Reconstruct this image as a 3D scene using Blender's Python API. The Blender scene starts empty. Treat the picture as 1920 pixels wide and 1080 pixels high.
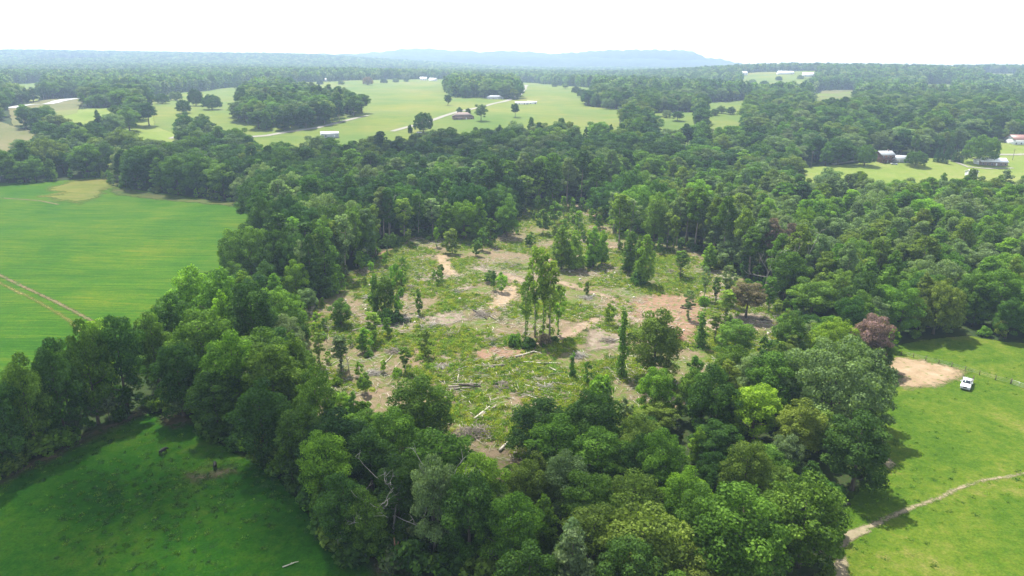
import bpy, bmesh, math, random
import numpy as np
from mathutils import Matrix, Vector, Euler

random.seed(7)
RNG = np.random.default_rng(11)
SC = bpy.context.scene
COL = SC.collection
R = math.radians

# ------------------------------------------------------------------ camera
F_PX, CX, CY = 1321.0, 960.0, 540.0          # focal length and centre, in 1920-wide pixels
PITCH, ROLL, CAM_H = 17.7, 0.62, 75.0
cam_d = bpy.data.cameras.new('camera')
cam_d.sensor_width = 36.0
cam_d.lens = F_PX / 1920.0 * 36.0
cam_d.clip_start = 1.0
cam_d.clip_end = 40000.0
cam = bpy.data.objects.new('camera', cam_d)
COL.objects.link(cam)
CAM_M = Matrix.Translation((0, 0, CAM_H)) @ Matrix.Rotation(R(90 - PITCH), 4, 'X') @ Matrix.Rotation(R(ROLL), 4, 'Z')
cam.matrix_world = CAM_M
SC.camera = cam

# ------------------------------------------------------------------ world, sun, exposure
SUN_AZ, SUN_EL = -24.0, 60.0                  # azimuth clockwise from +Y, elevation
world = bpy.data.worlds.new('World')
SC.world = world
world.use_nodes = True
wn = world.node_tree
wn.nodes.clear()
w_out = wn.nodes.new('ShaderNodeOutputWorld')
w_bg = wn.nodes.new('ShaderNodeBackground')
w_sky = wn.nodes.new('ShaderNodeTexSky')
w_sky.sky_type = 'NISHITA'
w_sky.sun_disc = False
w_sky.sun_elevation = R(SUN_EL)
w_sky.sun_rotation = R(SUN_AZ)
w_sky.altitude = 300
w_sky.air_density = 1.0
w_sky.dust_density = 0.7
w_sky.ozone_density = 1.0
w_bg.inputs['Strength'].default_value = 0.15
w_hs = wn.nodes.new('ShaderNodeHueSaturation')      # thin white summer haze over the blue
w_hs.inputs['Saturation'].default_value = 0.35
w_hs.inputs['Value'].default_value = 1.0
wn.links.new(w_sky.outputs[0], w_hs.inputs['Color'])
wn.links.new(w_hs.outputs[0], w_bg.inputs[0])
wn.links.new(w_bg.outputs[0], w_out.inputs[0])
sun_dir = Vector((math.sin(R(SUN_AZ)) * math.cos(R(SUN_EL)), math.cos(R(SUN_AZ)) * math.cos(R(SUN_EL)), math.sin(R(SUN_EL))))
sun_d = bpy.data.lights.new('sun', 'SUN')
sun_d.energy = 5.0
sun_d.angle = R(0.6)
sun_d.color = (1.0, 0.95, 0.86)
sun = bpy.data.objects.new('sun', sun_d)
sun.rotation_euler = sun_dir.to_track_quat('Z', 'Y').to_euler()
sun.location = (0, 0, 400)
COL.objects.link(sun)
SC.view_settings.view_transform = 'Standard'
SC.view_settings.look = 'None'
SC.view_settings.exposure = 1.08
SC.view_settings.gamma = 1.0
SC.view_settings.use_curve_mapping = False
SC.cycles.max_bounces = 6
SC.cycles.diffuse_bounces = 3
SC.cycles.glossy_bounces = 2
SC.cycles.transmission_bounces = 3
SC.cycles.transparent_max_bounces = 12
SC.cycles.volume_bounces = 1
SC.cycles.caustics_reflective = False
SC.cycles.caustics_refractive = False
HAZE_DENSITY = 0.00018

# ------------------------------------------------------------------ terrain and pixel -> ground helpers
def sstep(a, b, v):
    t = np.clip((v - a) / (b - a), 0, 1)
    return t * t * (3 - 2 * t)

def terrain(x, y):
    x = np.asarray(x, float); y = np.asarray(y, float)
    z = 24 * sstep(390, 780, y) + 8 * sstep(800, 3200, y)
    z = z + 0.9 * np.sin(x / 23 + 1.3) * np.sin(y / 27 + .4) * sstep(20, 120, y)
    far = sstep(400, 1500, y)
    z = z + far * (3.5 * np.sin(x / 210 + .7) * np.sin(y / 190 + 1.1) + 4 * np.sin(x / 520 + y / 700))
    z = z + 4 * sstep(1500, 4000, y) * np.sin(x / 900 + 2.2) * np.sin(y / 640)
    # higher wooded rise on the left horizon, farmed rise on the right
    z = z + 56 * np.exp(-((y - 3900) / 700) ** 2) * sstep(300, -1200, x)
    z = z + 34 * np.exp(-((y - 2100) / 650) ** 2) * sstep(200, 800, x)
    return z

RM = np.array(CAM_M.to_3x3())
def ray(px, py):
    d = RM @ np.array([(px - CX) / F_PX, (CY - py) / F_PX, -1.0])
    return d / np.linalg.norm(d)

def U(px, py, h=0.0):
    """where the sight line through a pixel of the photograph meets the ground (or the plane h above it)"""
    d = ray(px, py)
    if d[2] > -0.004:
        d[2] = -0.004
    t = np.concatenate([np.arange(30, 800, 2.0), np.arange(800, 9000, 10.0)])
    z = CAM_H + t * d[2] - terrain(t * d[0], t * d[1]) - h
    i = np.argmax(z < 0)
    if z[i] >= 0:
        i = len(t) - 1
    lo, hi = t[max(i - 1, 0)], t[i]
    for _ in range(30):
        m = .5 * (lo + hi)
        if CAM_H + m * d[2] - float(terrain(m * d[0], m * d[1])) - h > 0: lo = m
        else: hi = m
    return np.array([hi * d[0], hi * d[1]])

RMi = RM.T
def project(p):
    p = np.atleast_2d(np.asarray(p, float))
    q = (p - np.array([0, 0, CAM_H])) @ RM
    dep = -q[:, 2]
    return CX + F_PX * q[:, 0] / dep, CY - F_PX * q[:, 1] / dep, dep

def gz(x, y): return float(terrain(x, y))

def poly_world(pts):
    return np.array([U(*p) for p in pts])

def signed_dist(P, poly):
    """>0 inside the polygon, <0 outside"""
    P = np.asarray(P, float)
    n = len(poly)
    best = np.full(len(P), 1e18)
    inside = np.zeros(len(P), bool)
    for i in range(n):
        a, b = poly[i], poly[(i + 1) % n]
        ab = b - a
        L = max(ab @ ab, 1e-9)
        t = np.clip(((P - a) @ ab) / L, 0, 1)
        q = a + t[:, None] * ab
        best = np.minimum(best, ((P - q) ** 2).sum(1))
        cond = ((a[1] > P[:, 1]) != (b[1] > P[:, 1]))
        with np.errstate(divide='ignore', invalid='ignore'):
            xi = (b[0] - a[0]) * (P[:, 1] - a[1]) / (b[1] - a[1]) + a[0]
        inside ^= cond & (P[:, 0] < xi)
    d = np.sqrt(best)
    return np.where(inside, d, -d)

def line_poly(pts, width):
    """ribbon polygon (world) round a polyline given in photograph pixels"""
    w = np.array([U(*p) for p in pts])
    t = np.gradient(w, axis=0)
    t /= np.linalg.norm(t, axis=1)[:, None]
    nrm = np.stack([-t[:, 1], t[:, 0]], 1)
    wd = np.asarray(width, float) * np.ones(len(w))
    return np.vstack([w + nrm * wd[:, None] / 2, (w - nrm * wd[:, None] / 2)[::-1]])

# ------------------------------------------------------------------ object helpers
def tag(o, label=None, cat=None, group=None, kind=None):
    if label: o['label'] = label
    if cat: o['category'] = cat
    if group: o['group'] = group
    if kind: o['kind'] = kind
    return o

def link(name, data, mat=None, parent=None, loc=None, rotz=None):
    o = bpy.data.objects.new(name, data)
    if mat is not None and data is not None and not data.materials:
        data.materials.append(mat)
    COL.objects.link(o)
    if parent is not None: o.parent = parent
    if loc is not None: o.location = loc
    if rotz is not None: o.rotation_euler = (0, 0, rotz)
    return o

def mesh_np(name, V, Fc, face_attr=None, mat=None, smooth=False):
    V = np.asarray(V, np.float32)
    me = bpy.data.meshes.new(name)
    me.vertices.add(len(V))
    me.vertices.foreach_set('co', V.ravel())
    if isinstance(Fc, np.ndarray):
        k = Fc.shape[1]
        me.loops.add(Fc.size)
        me.loops.foreach_set('vertex_index', Fc.astype(np.int32).ravel())
        me.polygons.add(len(Fc))
        me.polygons.foreach_set('loop_start', np.arange(0, Fc.size, k, dtype=np.int32))
        me.polygons.foreach_set('loop_total', np.full(len(Fc), k, np.int32))
    else:
        flat = [i for f in Fc for i in f]
        me.loops.add(len(flat))
        me.loops.foreach_set('vertex_index', np.array(flat, np.int32))
        tot = np.array([len(f) for f in Fc], np.int32)
        me.polygons.add(len(Fc))
        me.polygons.foreach_set('loop_start', np.concatenate([[0], np.cumsum(tot)[:-1]]).astype(np.int32))
        me.polygons.foreach_set('loop_total', tot)
    me.update(calc_edges=True)
    if face_attr:
        for k, a in face_attr.items():
            at = me.attributes.new(k, 'FLOAT', 'FACE')
            at.data.foreach_set('value', np.asarray(a, np.float32))
    if smooth:
        me.polygons.foreach_set('use_smooth', np.ones(len(me.polygons), bool))
    if mat is not None: me.materials.append(mat)
    return me

class MB:
    """collects boxes, tubes and prisms of one part"""
    def __init__(s): s.V = []; s.F = []
    def add(s, V, Fc):
        o = len(s.V)
        s.V += [tuple(v) for v in V]
        s.F += [tuple(i + o for i in f) for f in Fc]
        return s
    def box(s, x0, x1, y0, y1, z0, z1, taper=0, dy=0):
        t = taper
        V = [(x0, y0, z0), (x1, y0, z0), (x1, y1, z0), (x0, y1, z0),
             (x0 + t, y0 + t + dy, z1), (x1 - t, y0 + t + dy, z1), (x1 - t, y1 - t, z1), (x0 + t, y1 - t, z1)]
        return s.add(V, [(3, 2, 1, 0), (4, 5, 6, 7), (0, 1, 5, 4), (1, 2, 6, 5), (2, 3, 7, 6), (3, 0, 4, 7)])
    def tube(s, pts, radii, n=6):
        V, Fc = tube(pts, radii, n)
        return s.add(V, Fc)
    def prism(s, prof, x0, x1):
        """profile in (y,z), extruded along x"""
        n = len(prof)
        V = [(x0, p[0], p[1]) for p in prof] + [(x1, p[0], p[1]) for p in prof]
        Fc = [tuple(range(n))[::-1], tuple(range(n, 2 * n))] + [(i, (i + 1) % n, n + (i + 1) % n, n + i) for i in range(n)]
        return s.add(V, Fc)
    def mesh(s, name, mat=None, bevel=0, smooth=False):
        me = mesh_np(name, np.array(s.V), s.F, mat=mat, smooth=smooth)
        bm = bmesh.new(); bm.from_mesh(me)
        if bevel:
            bmesh.ops.bevel(bm, geom=bm.edges[:], offset=bevel, segments=2, affect='EDGES', profile=.6)
        bmesh.ops.recalc_face_normals(bm, faces=bm.faces)
        bm.to_mesh(me); bm.free()
        return me
    def build(s, name, mat, parent=None, bevel=0, smooth=False):
        return link(name, s.mesh(name, mat, bevel, smooth), None, parent)

def tube(pts, radii, n=6):
    pts = np.asarray(pts, float)
    k = len(pts)
    T = np.gradient(pts, axis=0)
    T /= np.linalg.norm(T, axis=1)[:, None] + 1e-9
    V = []; Fc = []
    for i in range(k):
        a = np.array([1, 0, 0]) if abs(T[i][0]) < .8 else np.array([0, 1, 0])
        b = np.cross(T[i], a); b /= np.linalg.norm(b)
        c = np.cross(T[i], b)
        for j in range(n):
            t = 2 * math.pi * j / n
            V.append(pts[i] + radii[i] * (math.cos(t) * b + math.sin(t) * c))
    for i in range(k - 1):
        for j in range(n):
            Fc.append((i * n + j, i * n + (j + 1) % n, (i + 1) * n + (j + 1) % n, (i + 1) * n + j))
    Fc.append(tuple(range(n))[::-1]); Fc.append(tuple(range((k - 1) * n, k * n)))
    return V, Fc

# ------------------------------------------------------------------ materials
class NT:
    def __init__(s, name):
        s.m = bpy.data.materials.new(name)
        s.m.use_nodes = True
        s.t = s.m.node_tree
        s.t.nodes.clear()
        s.out = s.t.nodes.new('ShaderNodeOutputMaterial')
    def n(s, typ, ins=None, **kw):
        nd = s.t.nodes.new('ShaderNode' + typ)
        for k, v in kw.items(): setattr(nd, k, v)
        if ins:
            for k, v in ins.items(): s.set(nd, k, v)
        return nd
    def set(s, nd, k, v):
        sock = nd.inputs[k]
        if hasattr(v, 'is_output') or isinstance(v, bpy.types.NodeSocket): s.t.links.new(v, sock)
        elif isinstance(v, tuple) and len(v) == 3 and sock.type == 'RGBA': sock.default_value = (*v, 1)
        else: sock.default_value = v
    def mix(s, f, a, b, mode='MIX'):
        nd = s.n('MixRGB', blend_type=mode)
        s.set(nd, 0, f); s.set(nd, 1, a); s.set(nd, 2, b)
        return nd.outputs[0]
    def math(s, op, a, b=0.0, c=0.0, clamp=False):
        nd = s.n('Math', operation=op, use_clamp=clamp)
        s.set(nd, 0, a); s.set(nd, 1, b); s.set(nd, 2, c)
        return nd.outputs[0]
    def noise(s, scale, vec=None, detail=3, rough=.55, dim='3D', dist=0.0):
        nd = s.n('TexNoise', {'Scale': scale, 'Detail': detail, 'Roughness': rough, 'Distortion': dist})
        s.set(nd, 'Vector', vec if vec is not None else s.pos())
        return nd.outputs['Fac']
    def pos(s):
        if not hasattr(s, '_p'): s._p = s.n('NewGeometry').outputs['Position']
        return s._p
    def scaled(s, sc, rot=0.0):
        nd = s.n('Mapping', {'Vector': s.pos(), 'Scale': Vector(sc), 'Rotation': Vector((0, 0, rot))})
        return nd.outputs[0]
    def ramp(s, f, stops, interp='LINEAR'):
        nd = s.n('ValToRGB')
        cr = nd.color_ramp; cr.interpolation = interp
        while len(cr.elements) < len(stops): cr.elements.new(.5)
        for e, (p, c) in zip(cr.elements, stops):
            e.position = p; e.color = (*c, 1) if len(c) == 3 else c
        s.set(nd, 0, f)
        return nd.outputs[0]
    def rng(s, f, a, b, c=0.0, d=1.0, smooth=True):
        nd = s.n('MapRange', {'Value': f, 'From Min': a, 'From Max': b, 'To Min': c, 'To Max': d})
        nd.interpolation_type = 'SMOOTHSTEP' if smooth else 'LINEAR'
        return nd.outputs[0]
    def surf(s, col, rough=.85, bump=None, bstr=.5, bdist=.2, spec=.2, metal=0.0):
        p = s.n('BsdfPrincipled', {'Base Color': col, 'Roughness': rough, 'Specular IOR Level': spec, 'Metallic': metal})
        if bump is not None:
            b = s.n('Bump', {'Height': bump, 'Strength': bstr, 'Distance': bdist})
            s.t.links.new(b.outputs[0], p.inputs['Normal'])
        return p.outputs[0]
    def done(s, sh):
        s.t.links.new(sh, s.out.inputs['Surface'])
        return s.m
    def edge_cut(s, sh, amp=1.6, scale=.35, soft=.7):
        """ragged border: the sheet ends where its distance to the outline, shifted by noise, is below zero"""
        e = s.n('Attribute', attribute_name='edge').outputs['Fac']
        n1 = s.math('SUBTRACT', s.noise(scale, detail=6, rough=.72), .5)
        v = s.math('ADD', e, s.math('MULTIPLY', n1, amp * 2))
        a = s.rng(v, -soft, soft)
        mx = s.n('MixShader')
        s.set(mx, 0, a)
        s.t.links.new(s.n('BsdfTransparent').outputs[0], mx.inputs[1])
        s.t.links.new(sh, mx.inputs[2])
        return mx.outputs[0]

def plain(name, col, rough=.6, var=.15, scale=3.0, metal=0.0, spec=.4):
    t = NT(name)
    n = t.noise(scale, t.n('TexCoord').outputs['Object'], 4, .6)
    c = t.mix(n, tuple(v * (1 - var) for v in col), tuple(min(1, v * (1 + var)) for v in col))
    return t.done(t.surf(c, rough, metal=metal, spec=spec))

def mat_leaf():
    t = NT('foliage')
    tint = t.n('Attribute', attribute_name='tint', attribute_type='INSTANCER').outputs['Color']
    lv = t.n('Attribute', attribute_name='lv').outputs['Fac']
    k = t.rng(lv, 0, 1, .35, 1.8, smooth=False)
    c = t.n('VectorMath', operation='SCALE'); t.set(c, 0, tint); t.set(c, 'Scale', k)
    hs = t.n('HueSaturation', {'Color': c.outputs[0], 'Hue': t.rng(lv, 0, 1, .515, .485, smooth=False), 'Saturation': 1.0})
    col = hs.outputs[0]
    p = t.surf(col, .6, spec=.05)
    tr = t.n('BsdfTranslucent')
    t.set(tr, 'Color', t.mix(1.0, col, (1.55, 1.65, .62), 'MULTIPLY'))
    mx = t.n('MixShader', {0: .33})
    t.t.links.new(p, mx.inputs[1]); t.t.links.new(tr.outputs[0], mx.inputs[2])
    return t.done(mx.outputs[0])

def mat_bark(name, a, b):
    t = NT(name)
    tc = t.n('TexCoord').outputs['Object']
    mp = t.n('Mapping', {'Vector': tc, 'Scale': Vector((4, 4, .7))}).outputs[0]
    n = t.noise(1.0, mp, 5, .7)
    return t.done(t.surf(t.ramp(n, [(.35, a), (.7, b)]), .9, bump=n, bstr=.6, bdist=.05))

def mat_grass(name, stops, scale=.05, fine=.9, streak=0.0, rot=0.0, amp=1.6, cut=True, patch=None, bstr=.55, bd=.35, escale=.35, soft=.7):
    t = NT(name)
    n1 = t.noise(scale, detail=5, rough=.6, dist=.6)
    n2 = t.noise(fine, detail=4, rough=.7)
    f = t.math('ADD', t.math('MULTIPLY', n1, .62), t.math('MULTIPLY', n2, .38))
    if streak:
        s_ = t.noise(1.0, t.scaled((.06, 1.1, 1), rot), 4, .65)
        f = t.math('ADD', t.math('MULTIPLY', f, 1 - streak), t.math('MULTIPLY', s_, streak))
    col = t.ramp(f, stops)
    if patch:
        pn = t.noise(patch[1], detail=4, rough=.6, dist=1.0)
        col = t.mix(t.rng(pn, patch[2], patch[2] + .1), col, patch[0])
    if streak:
        s2 = t.noise(1.0, t.scaled((.02, .55, 1), rot), 5, .7)
        s3 = t.noise(.012, detail=3)
        col = t.mix(t.rng(s2, .36, .64), t.mix(1.0, col, (.86, .89, .87), 'MULTIPLY'), t.mix(1.0, col, (1.14, 1.07, 1.05), 'MULTIPLY'))
        col = t.mix(t.rng(s3, .35, .65), col, t.mix(1.0, col, (1.35, 1.12, 1.0), 'MULTIPLY'))
    hv = t.noise(2.6, detail=3, rough=.8)
    col = t.mix(t.rng(hv, .3, .7, .0, 1.0), t.mix(1.0, col, (.72, .74, .7), 'MULTIPLY'), t.mix(1.0, col, (1.18, 1.14, 1.1), 'MULTIPLY'))
    b = t.math('ADD', t.noise(1.3, detail=4, rough=.75), t.math('MULTIPLY', n1, 2.0))
    sh = t.surf(col, .8, bump=b, bstr=bstr, bdist=bd, spec=.03)
    if cut: sh = t.edge_cut(sh, amp, escale, soft)
    return t.done(sh)

def mat_dirt(name, a, b, c, amp=1.6, cut=True, scale=.25, escale=.35, grass=None, soft=1.6):
    t = NT(name)
    n1 = t.noise(scale, detail=6, rough=.65, dist=.5)
    n2 = t.noise(2.2, detail=4, rough=.7)
    f = t.math('ADD', t.math('MULTIPLY', n1, .6), t.math('MULTIPLY', n2, .4))
    col = t.ramp(f, [(.3, a), (.5, b), (.68, c)])
    if grass:
        gn = t.noise(.55, detail=5, rough=.7)
        col = t.mix(t.rng(gn, grass[1], grass[1] + .12), col, grass[0])
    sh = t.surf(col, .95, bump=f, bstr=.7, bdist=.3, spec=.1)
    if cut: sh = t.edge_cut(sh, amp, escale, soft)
    return t.done(sh)

def mat_forest_floor():
    t = NT('forest_floor')
    n1 = t.noise(.12, detail=6, rough=.7)
    n2 = t.noise(1.6, detail=3, rough=.7)
    f = t.math('ADD', t.math('MULTIPLY', n1, .55), t.math('MULTIPLY', n2, .45))
    col = t.ramp(f, [(.34, (.015, .034, .008)), (.5, (.026, .046, .011)), (.6, (.042, .045, .02)), (.72, (.07, .055, .034))])
    return t.done(t.surf(col, .95, bump=f, bstr=.8, bdist=.5, spec=.1))

def mat_clearing():
    t = NT('clearing_ground')
    n1 = t.noise(.055, detail=6, rough=.62, dist=.8)
    n2 = t.noise(.5, detail=5, rough=.7, dist=.4)
    n3 = t.noise(3.0, detail=3, rough=.8)
    f = t.math('ADD', t.math('ADD', t.math('MULTIPLY', n1, .42), t.math('MULTIPLY', n2, .36)), t.math('MULTIPLY', n3, .22))
    col = t.ramp(f, [(.36, (.04, .095, .015)), (.42, (.085, .14, .02)), (.47, (.125, .15, .035)), (.5, (.16, .135, .07)), (.56, (.22, .165, .105)), (.7, (.22, .14, .092))])
    sh = t.surf(col, .95, bump=t.math('ADD', n2, n3), bstr=.8, bdist=.5, spec=.1)
    return t.done(t.edge_cut(sh, 3.0, .12, .8))

def mat_gravel(name, col):
    t = NT(name)
    n = t.noise(.7, detail=5, rough=.7)
    c = t.mix(n, tuple(v * .7 for v in col), tuple(v * 1.25 for v in col))
    return t.done(t.edge_cut(t.surf(c, .95, spec=.1), .5, .3, .3))

def mat_water():
    t = NT('pond_water')
    n = t.noise(.8, detail=3)
    p = t.n('BsdfPrincipled', {'Base Color': (.12, .13, .11), 'Roughness': .12, 'Specular IOR Level': .8})
    b = t.n('Bump', {'Height': n, 'Strength': .08, 'Distance': .1})
    t.t.links.new(b.outputs[0], p.inputs['Normal'])
    return t.done(t.edge_cut(p.outputs[0], .8, .8, .1))

def mat_hill():
    t = NT('far_hill_forest')
    n = t.noise(.004, detail=6, rough=.65)
    c = t.ramp(n, [(.35, (.03, .06, .025)), (.65, (.06, .095, .035))])
    return t.done(t.surf(c, .9, bump=t.noise(.03, detail=3), bstr=.8, bdist=12, spec=.05))

def mat_cloud():
    t = NT('cloud_vapour')
    lw = t.n('LayerWeight', {'Blend': .5}).outputs['Facing']
    n = t.noise(.02, detail=4, rough=.6)
    a = t.math('MULTIPLY', t.rng(lw, .15, .85, 1.0, 0.0), t.rng(n, .3, .6, .55, 1.0))
    a = t.math('MULTIPLY', a, CLOUD_ALPHA)
    mx = t.n('MixShader'); t.set(mx, 0, a)
    t.t.links.new(t.n('BsdfTransparent').outputs[0], mx.inputs[1])
    d = t.n('BsdfDiffuse', {'Color': (.9, .9, .92)})
    tl = t.n('BsdfTranslucent', {'Color': (.9, .9, .92)})
    m2 = t.n('MixShader', {0: .6})
    t.t.links.new(d.outputs[0], m2.inputs[1]); t.t.links.new(tl.outputs[0], m2.inputs[2])
    t.t.links.new(m2.outputs[0], mx.inputs[2])
    return t.done(mx.outputs[0])
CLOUD_ALPHA = .22

M = {}
M['leaf'] = mat_leaf()
M['bark'] = mat_bark('grey_brown_bark', (.07, .055, .042), (.2, .17, .135))
M['pine_bark'] = mat_bark('pine_bark', (.2, .16, .13), (.5, .43, .36))
M['dead'] = mat_bark('weathered_wood', (.22, .2, .175), (.48, .45, .4))
M['rust_wood'] = mat_bark('rotten_wood', (.16, .08, .04), (.34, .2, .12))
M['log'] = mat_bark('cut_log_bark', (.14, .11, .085), (.4, .36, .3))
M['pale_log'] = mat_bark('peeled_log', (.38, .34, .27), (.62, .57, .48))
M['dark_log'] = mat_bark('charred_log', (.035, .028, .024), (.1, .08, .065))
M['floor'] = mat_forest_floor()
M['clearing'] = mat_clearing()
M['meadow'] = mat_grass('meadow_grass', [(.34, (.011, .06, .003)), (.46, (.023, .09, .003)), (.56, (.05, .11, .004)), (.72, (.12, .13, .01))],
                        scale=.03, fine=.8, streak=.5, rot=.5, amp=2.0)
M['pasture'] = mat_grass('pasture_grass', [(.34, (.009, .046, .003)), (.47, (.017, .08, .003)), (.56, (.036, .102, .004)), (.69, (.085, .108, .02))],
                         scale=.05, fine=.6, amp=1.5, bstr=.9)
M['bright_pasture'] = mat_grass('bright_pasture_grass', [(.34, (.032, .08, .006)), (.46, (.055, .11, .008)), (.56, (.09, .135, .013)), (.68, (.165, .16, .045))],
                                scale=.05, fine=.6, amp=1.5, bstr=.8)
M['far_field'] = mat_grass('hay_field', [(.38, (.07, .135, .024)), (.5, (.1, .155, .032)), (.62, (.145, .165, .05))], scale=.008, fine=.05, streak=.35, rot=.2, amp=4, escale=.03, bstr=.1)
M['yard'] = mat_grass('yard_grass', [(.3, (.1, .16, .025)), (.5, (.15, .2, .04)), (.7, (.22, .22, .085))], scale=.02, fine=.2, amp=3, escale=.06, bstr=.1)
M['brown_field'] = mat_grass('fallow_field', [(.3, (.08, .11, .03)), (.5, (.13, .13, .055)), (.7, (.18, .15, .08))], scale=.02, fine=.2, amp=3, escale=.06, bstr=.1)
M['tan_grass'] = mat_grass('dry_grass', [(.3, (.055, .1, .014)), (.5, (.09, .12, .024)), (.7, (.145, .14, .055))], scale=.1, fine=.6, streak=.4, rot=1.2, amp=26, escale=.05, soft=5)
M['verge'] = mat_grass('rough_verge', [(.3, (.035, .075, .01)), (.5, (.065, .085, .02)), (.7, (.11, .1, .045))], scale=.1, fine=.6, amp=7, escale=.12, soft=2)
M['tan_strip'] = mat_grass('dry_grass_strip', [(.3, (.075, .11, .018)), (.5, (.13, .14, .03)), (.7, (.23, .19, .08))], scale=.1, fine=.6, amp=1.2)
M['dirt'] = mat_dirt('red_dirt', (.15, .085, .055), (.22, .135, .088), (.29, .2, .14), amp=5, grass=((.1, .13, .03), .5))
M['orange_dirt'] = mat_dirt('orange_clay', (.2, .135, .075), (.27, .2, .125), (.36, .285, .2), amp=4.0, grass=((.09, .125, .02), .555))
M['skid'] = mat_dirt('skid_track_dirt', (.16, .105, .07), (.24, .175, .12), (.33, .265, .195), amp=2.4, grass=((.1, .14, .03), .54))
M['brush_floor'] = mat_dirt('slash_litter', (.12, .085, .06), (.19, .15, .11), (.29, .25, .2), amp=3, scale=.5, grass=((.085, .14, .025), .52))
M['dark_dirt'] = mat_dirt('dark_bank_dirt', (.05, .05, .025), (.085, .075, .04), (.13, .105, .07), amp=2.2, grass=((.02, .07, .008), .5))  # dark brown soil with green grass mixed in
M['path'] = mat_dirt('trodden_path', (.17, .15, .085), (.25, .21, .135), (.34, .28, .2), amp=1.0, soft=.4, grass=((.05, .1, .008), .54), escale=.9)
M['track'] = mat_dirt('field_track', (.07, .075, .025), (.12, .1, .045), (.16, .13, .07), amp=.9, soft=.4, grass=((.03, .095, .005), .5), escale=.5)
M['sand'] = mat_dirt('sand_bank', (.28, .23, .15), (.34, .28, .2), (.4, .34, .25), amp=3, escale=.05)
M['gravel'] = mat_gravel('gravel_road', (.25, .24, .2))
M['white_gravel'] = mat_gravel('white_gravel', (.42, .43, .44))
M['water'] = mat_water()
M['hill'] = mat_hill()
M['cloud'] = mat_cloud()
M['white'] = plain('white_paint', (.8, .81, .82), .4)
M['truck_white'] = plain('white_truck_paint', (.78, .79, .8), .25, .04, spec=.5)
M['glass'] = plain('dark_window_glass', (.03, .04, .05), .08, .1, spec=.6)
M['rubber'] = plain('black_rubber', (.02, .02, .02), .8)
M['chrome'] = plain('grey_metal', (.35, .36, .38), .35, .1, metal=.7)
M['lamp_glass'] = plain('headlamp_glass', (.6, .62, .62), .15)
M['bed_wood'] = plain('bed_planks', (.42, .36, .3), .8, .3)
M['post'] = plain('fence_post_wood', (.11, .085, .065), .9, .35)
M['gate'] = plain('galvanised_gate', (.55, .57, .57), .4, .1, metal=.5)
M['wire'] = plain('fence_wire', (.3, .3, .3), .5)
M['cow'] = plain('black_hide', (.012, .011, .01), .6, .3)
M['roof_white'] = plain('white_metal_roof', (.8, .81, .82), .4, .06)
M['roof_grey'] = plain('grey_shingle_roof', (.38, .4, .42), .8, .12)
M['roof_red'] = plain('red_metal_roof', (.26, .13, .11), .5, .12)
M['roof_brown'] = plain('brown_shingle_roof', (.22, .17, .15), .9, .15)
M['wall_red'] = plain('red_brown_siding', (.17, .085, .07), .8, .12)
M['wall_white'] = plain('white_siding', (.74, .75, .75), .7, .06)
M['wall_grey'] = plain('grey_siding', (.4, .42, .44), .7, .08)
M['wall_brick'] = plain('brown_brick', (.24, .17, .14), .9, .15)

# ------------------------------------------------------------------ big structure: terrain, hills, open ground
def build_terrain():
    na = 300
    ang = np.linspace(0, 2 * np.pi, na, endpoint=False)
    rad = np.concatenate([[4], np.arange(10, 130, 5), 130 * np.power(5900 / 130, np.linspace(0, 1, 100))])
    A, Rr = np.meshgrid(ang, rad)
    X = Rr * np.sin(A); Y = Rr * np.cos(A)
    V = np.stack([X, Y, terrain(X, Y)], -1).reshape(-1, 3)
    i = np.arange(len(rad) - 1)[:, None] * na
    j = np.arange(na)[None, :]
    j2 = (j + 1) % na
    Fc = np.stack([i + j, i + na + j, i + na + j2, i + j2], -1).reshape(-1, 4)
    V = np.vstack([V, [[0, 0, float(terrain(0, 0))]]])
    me = mesh_np('ground', V, [tuple(f) for f in Fc] + [(int(k), int((k + 1) % na), len(V) - 1) for k in range(na)], mat=M['floor'], smooth=True)
    bm = bmesh.new(); bm.from_mesh(me); bmesh.ops.recalc_face_normals(bm, faces=bm.faces)
    bm.to_mesh(me); bm.free()
    o = link('ground', me)
    tag(o, kind='structure')

build_terrain()

def sheet(name, poly, mat, res, lift, margin=3.0, kind='structure'):
    """a strip of ground draped over the terrain; poly in world xy"""
    lo = poly.min(0) - margin; hi = poly.max(0) + margin
    nx = int((hi[0] - lo[0]) / res) + 2; ny = int((hi[1] - lo[1]) / res) + 2
    while nx * ny > 250000:
        res *= 1.3
        nx = int((hi[0] - lo[0]) / res) + 2; ny = int((hi[1] - lo[1]) / res) + 2
    X, Y = np.meshgrid(lo[0] + res * np.arange(nx), lo[1] + res * np.arange(ny))
    P = np.stack([X.ravel(), Y.ravel()], 1)
    sd = signed_dist(P, poly)
    i = np.arange(ny - 1)[:, None] * nx; j = np.arange(nx - 1)[None, :]
    Fc = np.stack([i + j, i + j + 1, i + nx + j + 1, i + nx + j], -1).reshape(-1, 4)
    keep = sd[Fc].max(1) > -margin
    Fc = Fc[keep]
    used = np.unique(Fc)
    remap = np.full(len(P), -1); remap[used] = np.arange(len(used))
    P = P[used]; sd = sd[used]
    D = np.hypot(P[:, 0], P[:, 1])
    Z = terrain(P[:, 0], P[:, 1]) + lift + np.maximum(0, D - 150) * .0012
    me = mesh_np(name, np.column_stack([P, Z]), remap[Fc], mat=mat, smooth=True)
    at = me.attributes.new('edge', 'FLOAT', 'POINT')
    at.data.foreach_set('value', sd.astype(np.float32))
    return tag(link(name, me), kind=kind)

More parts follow.
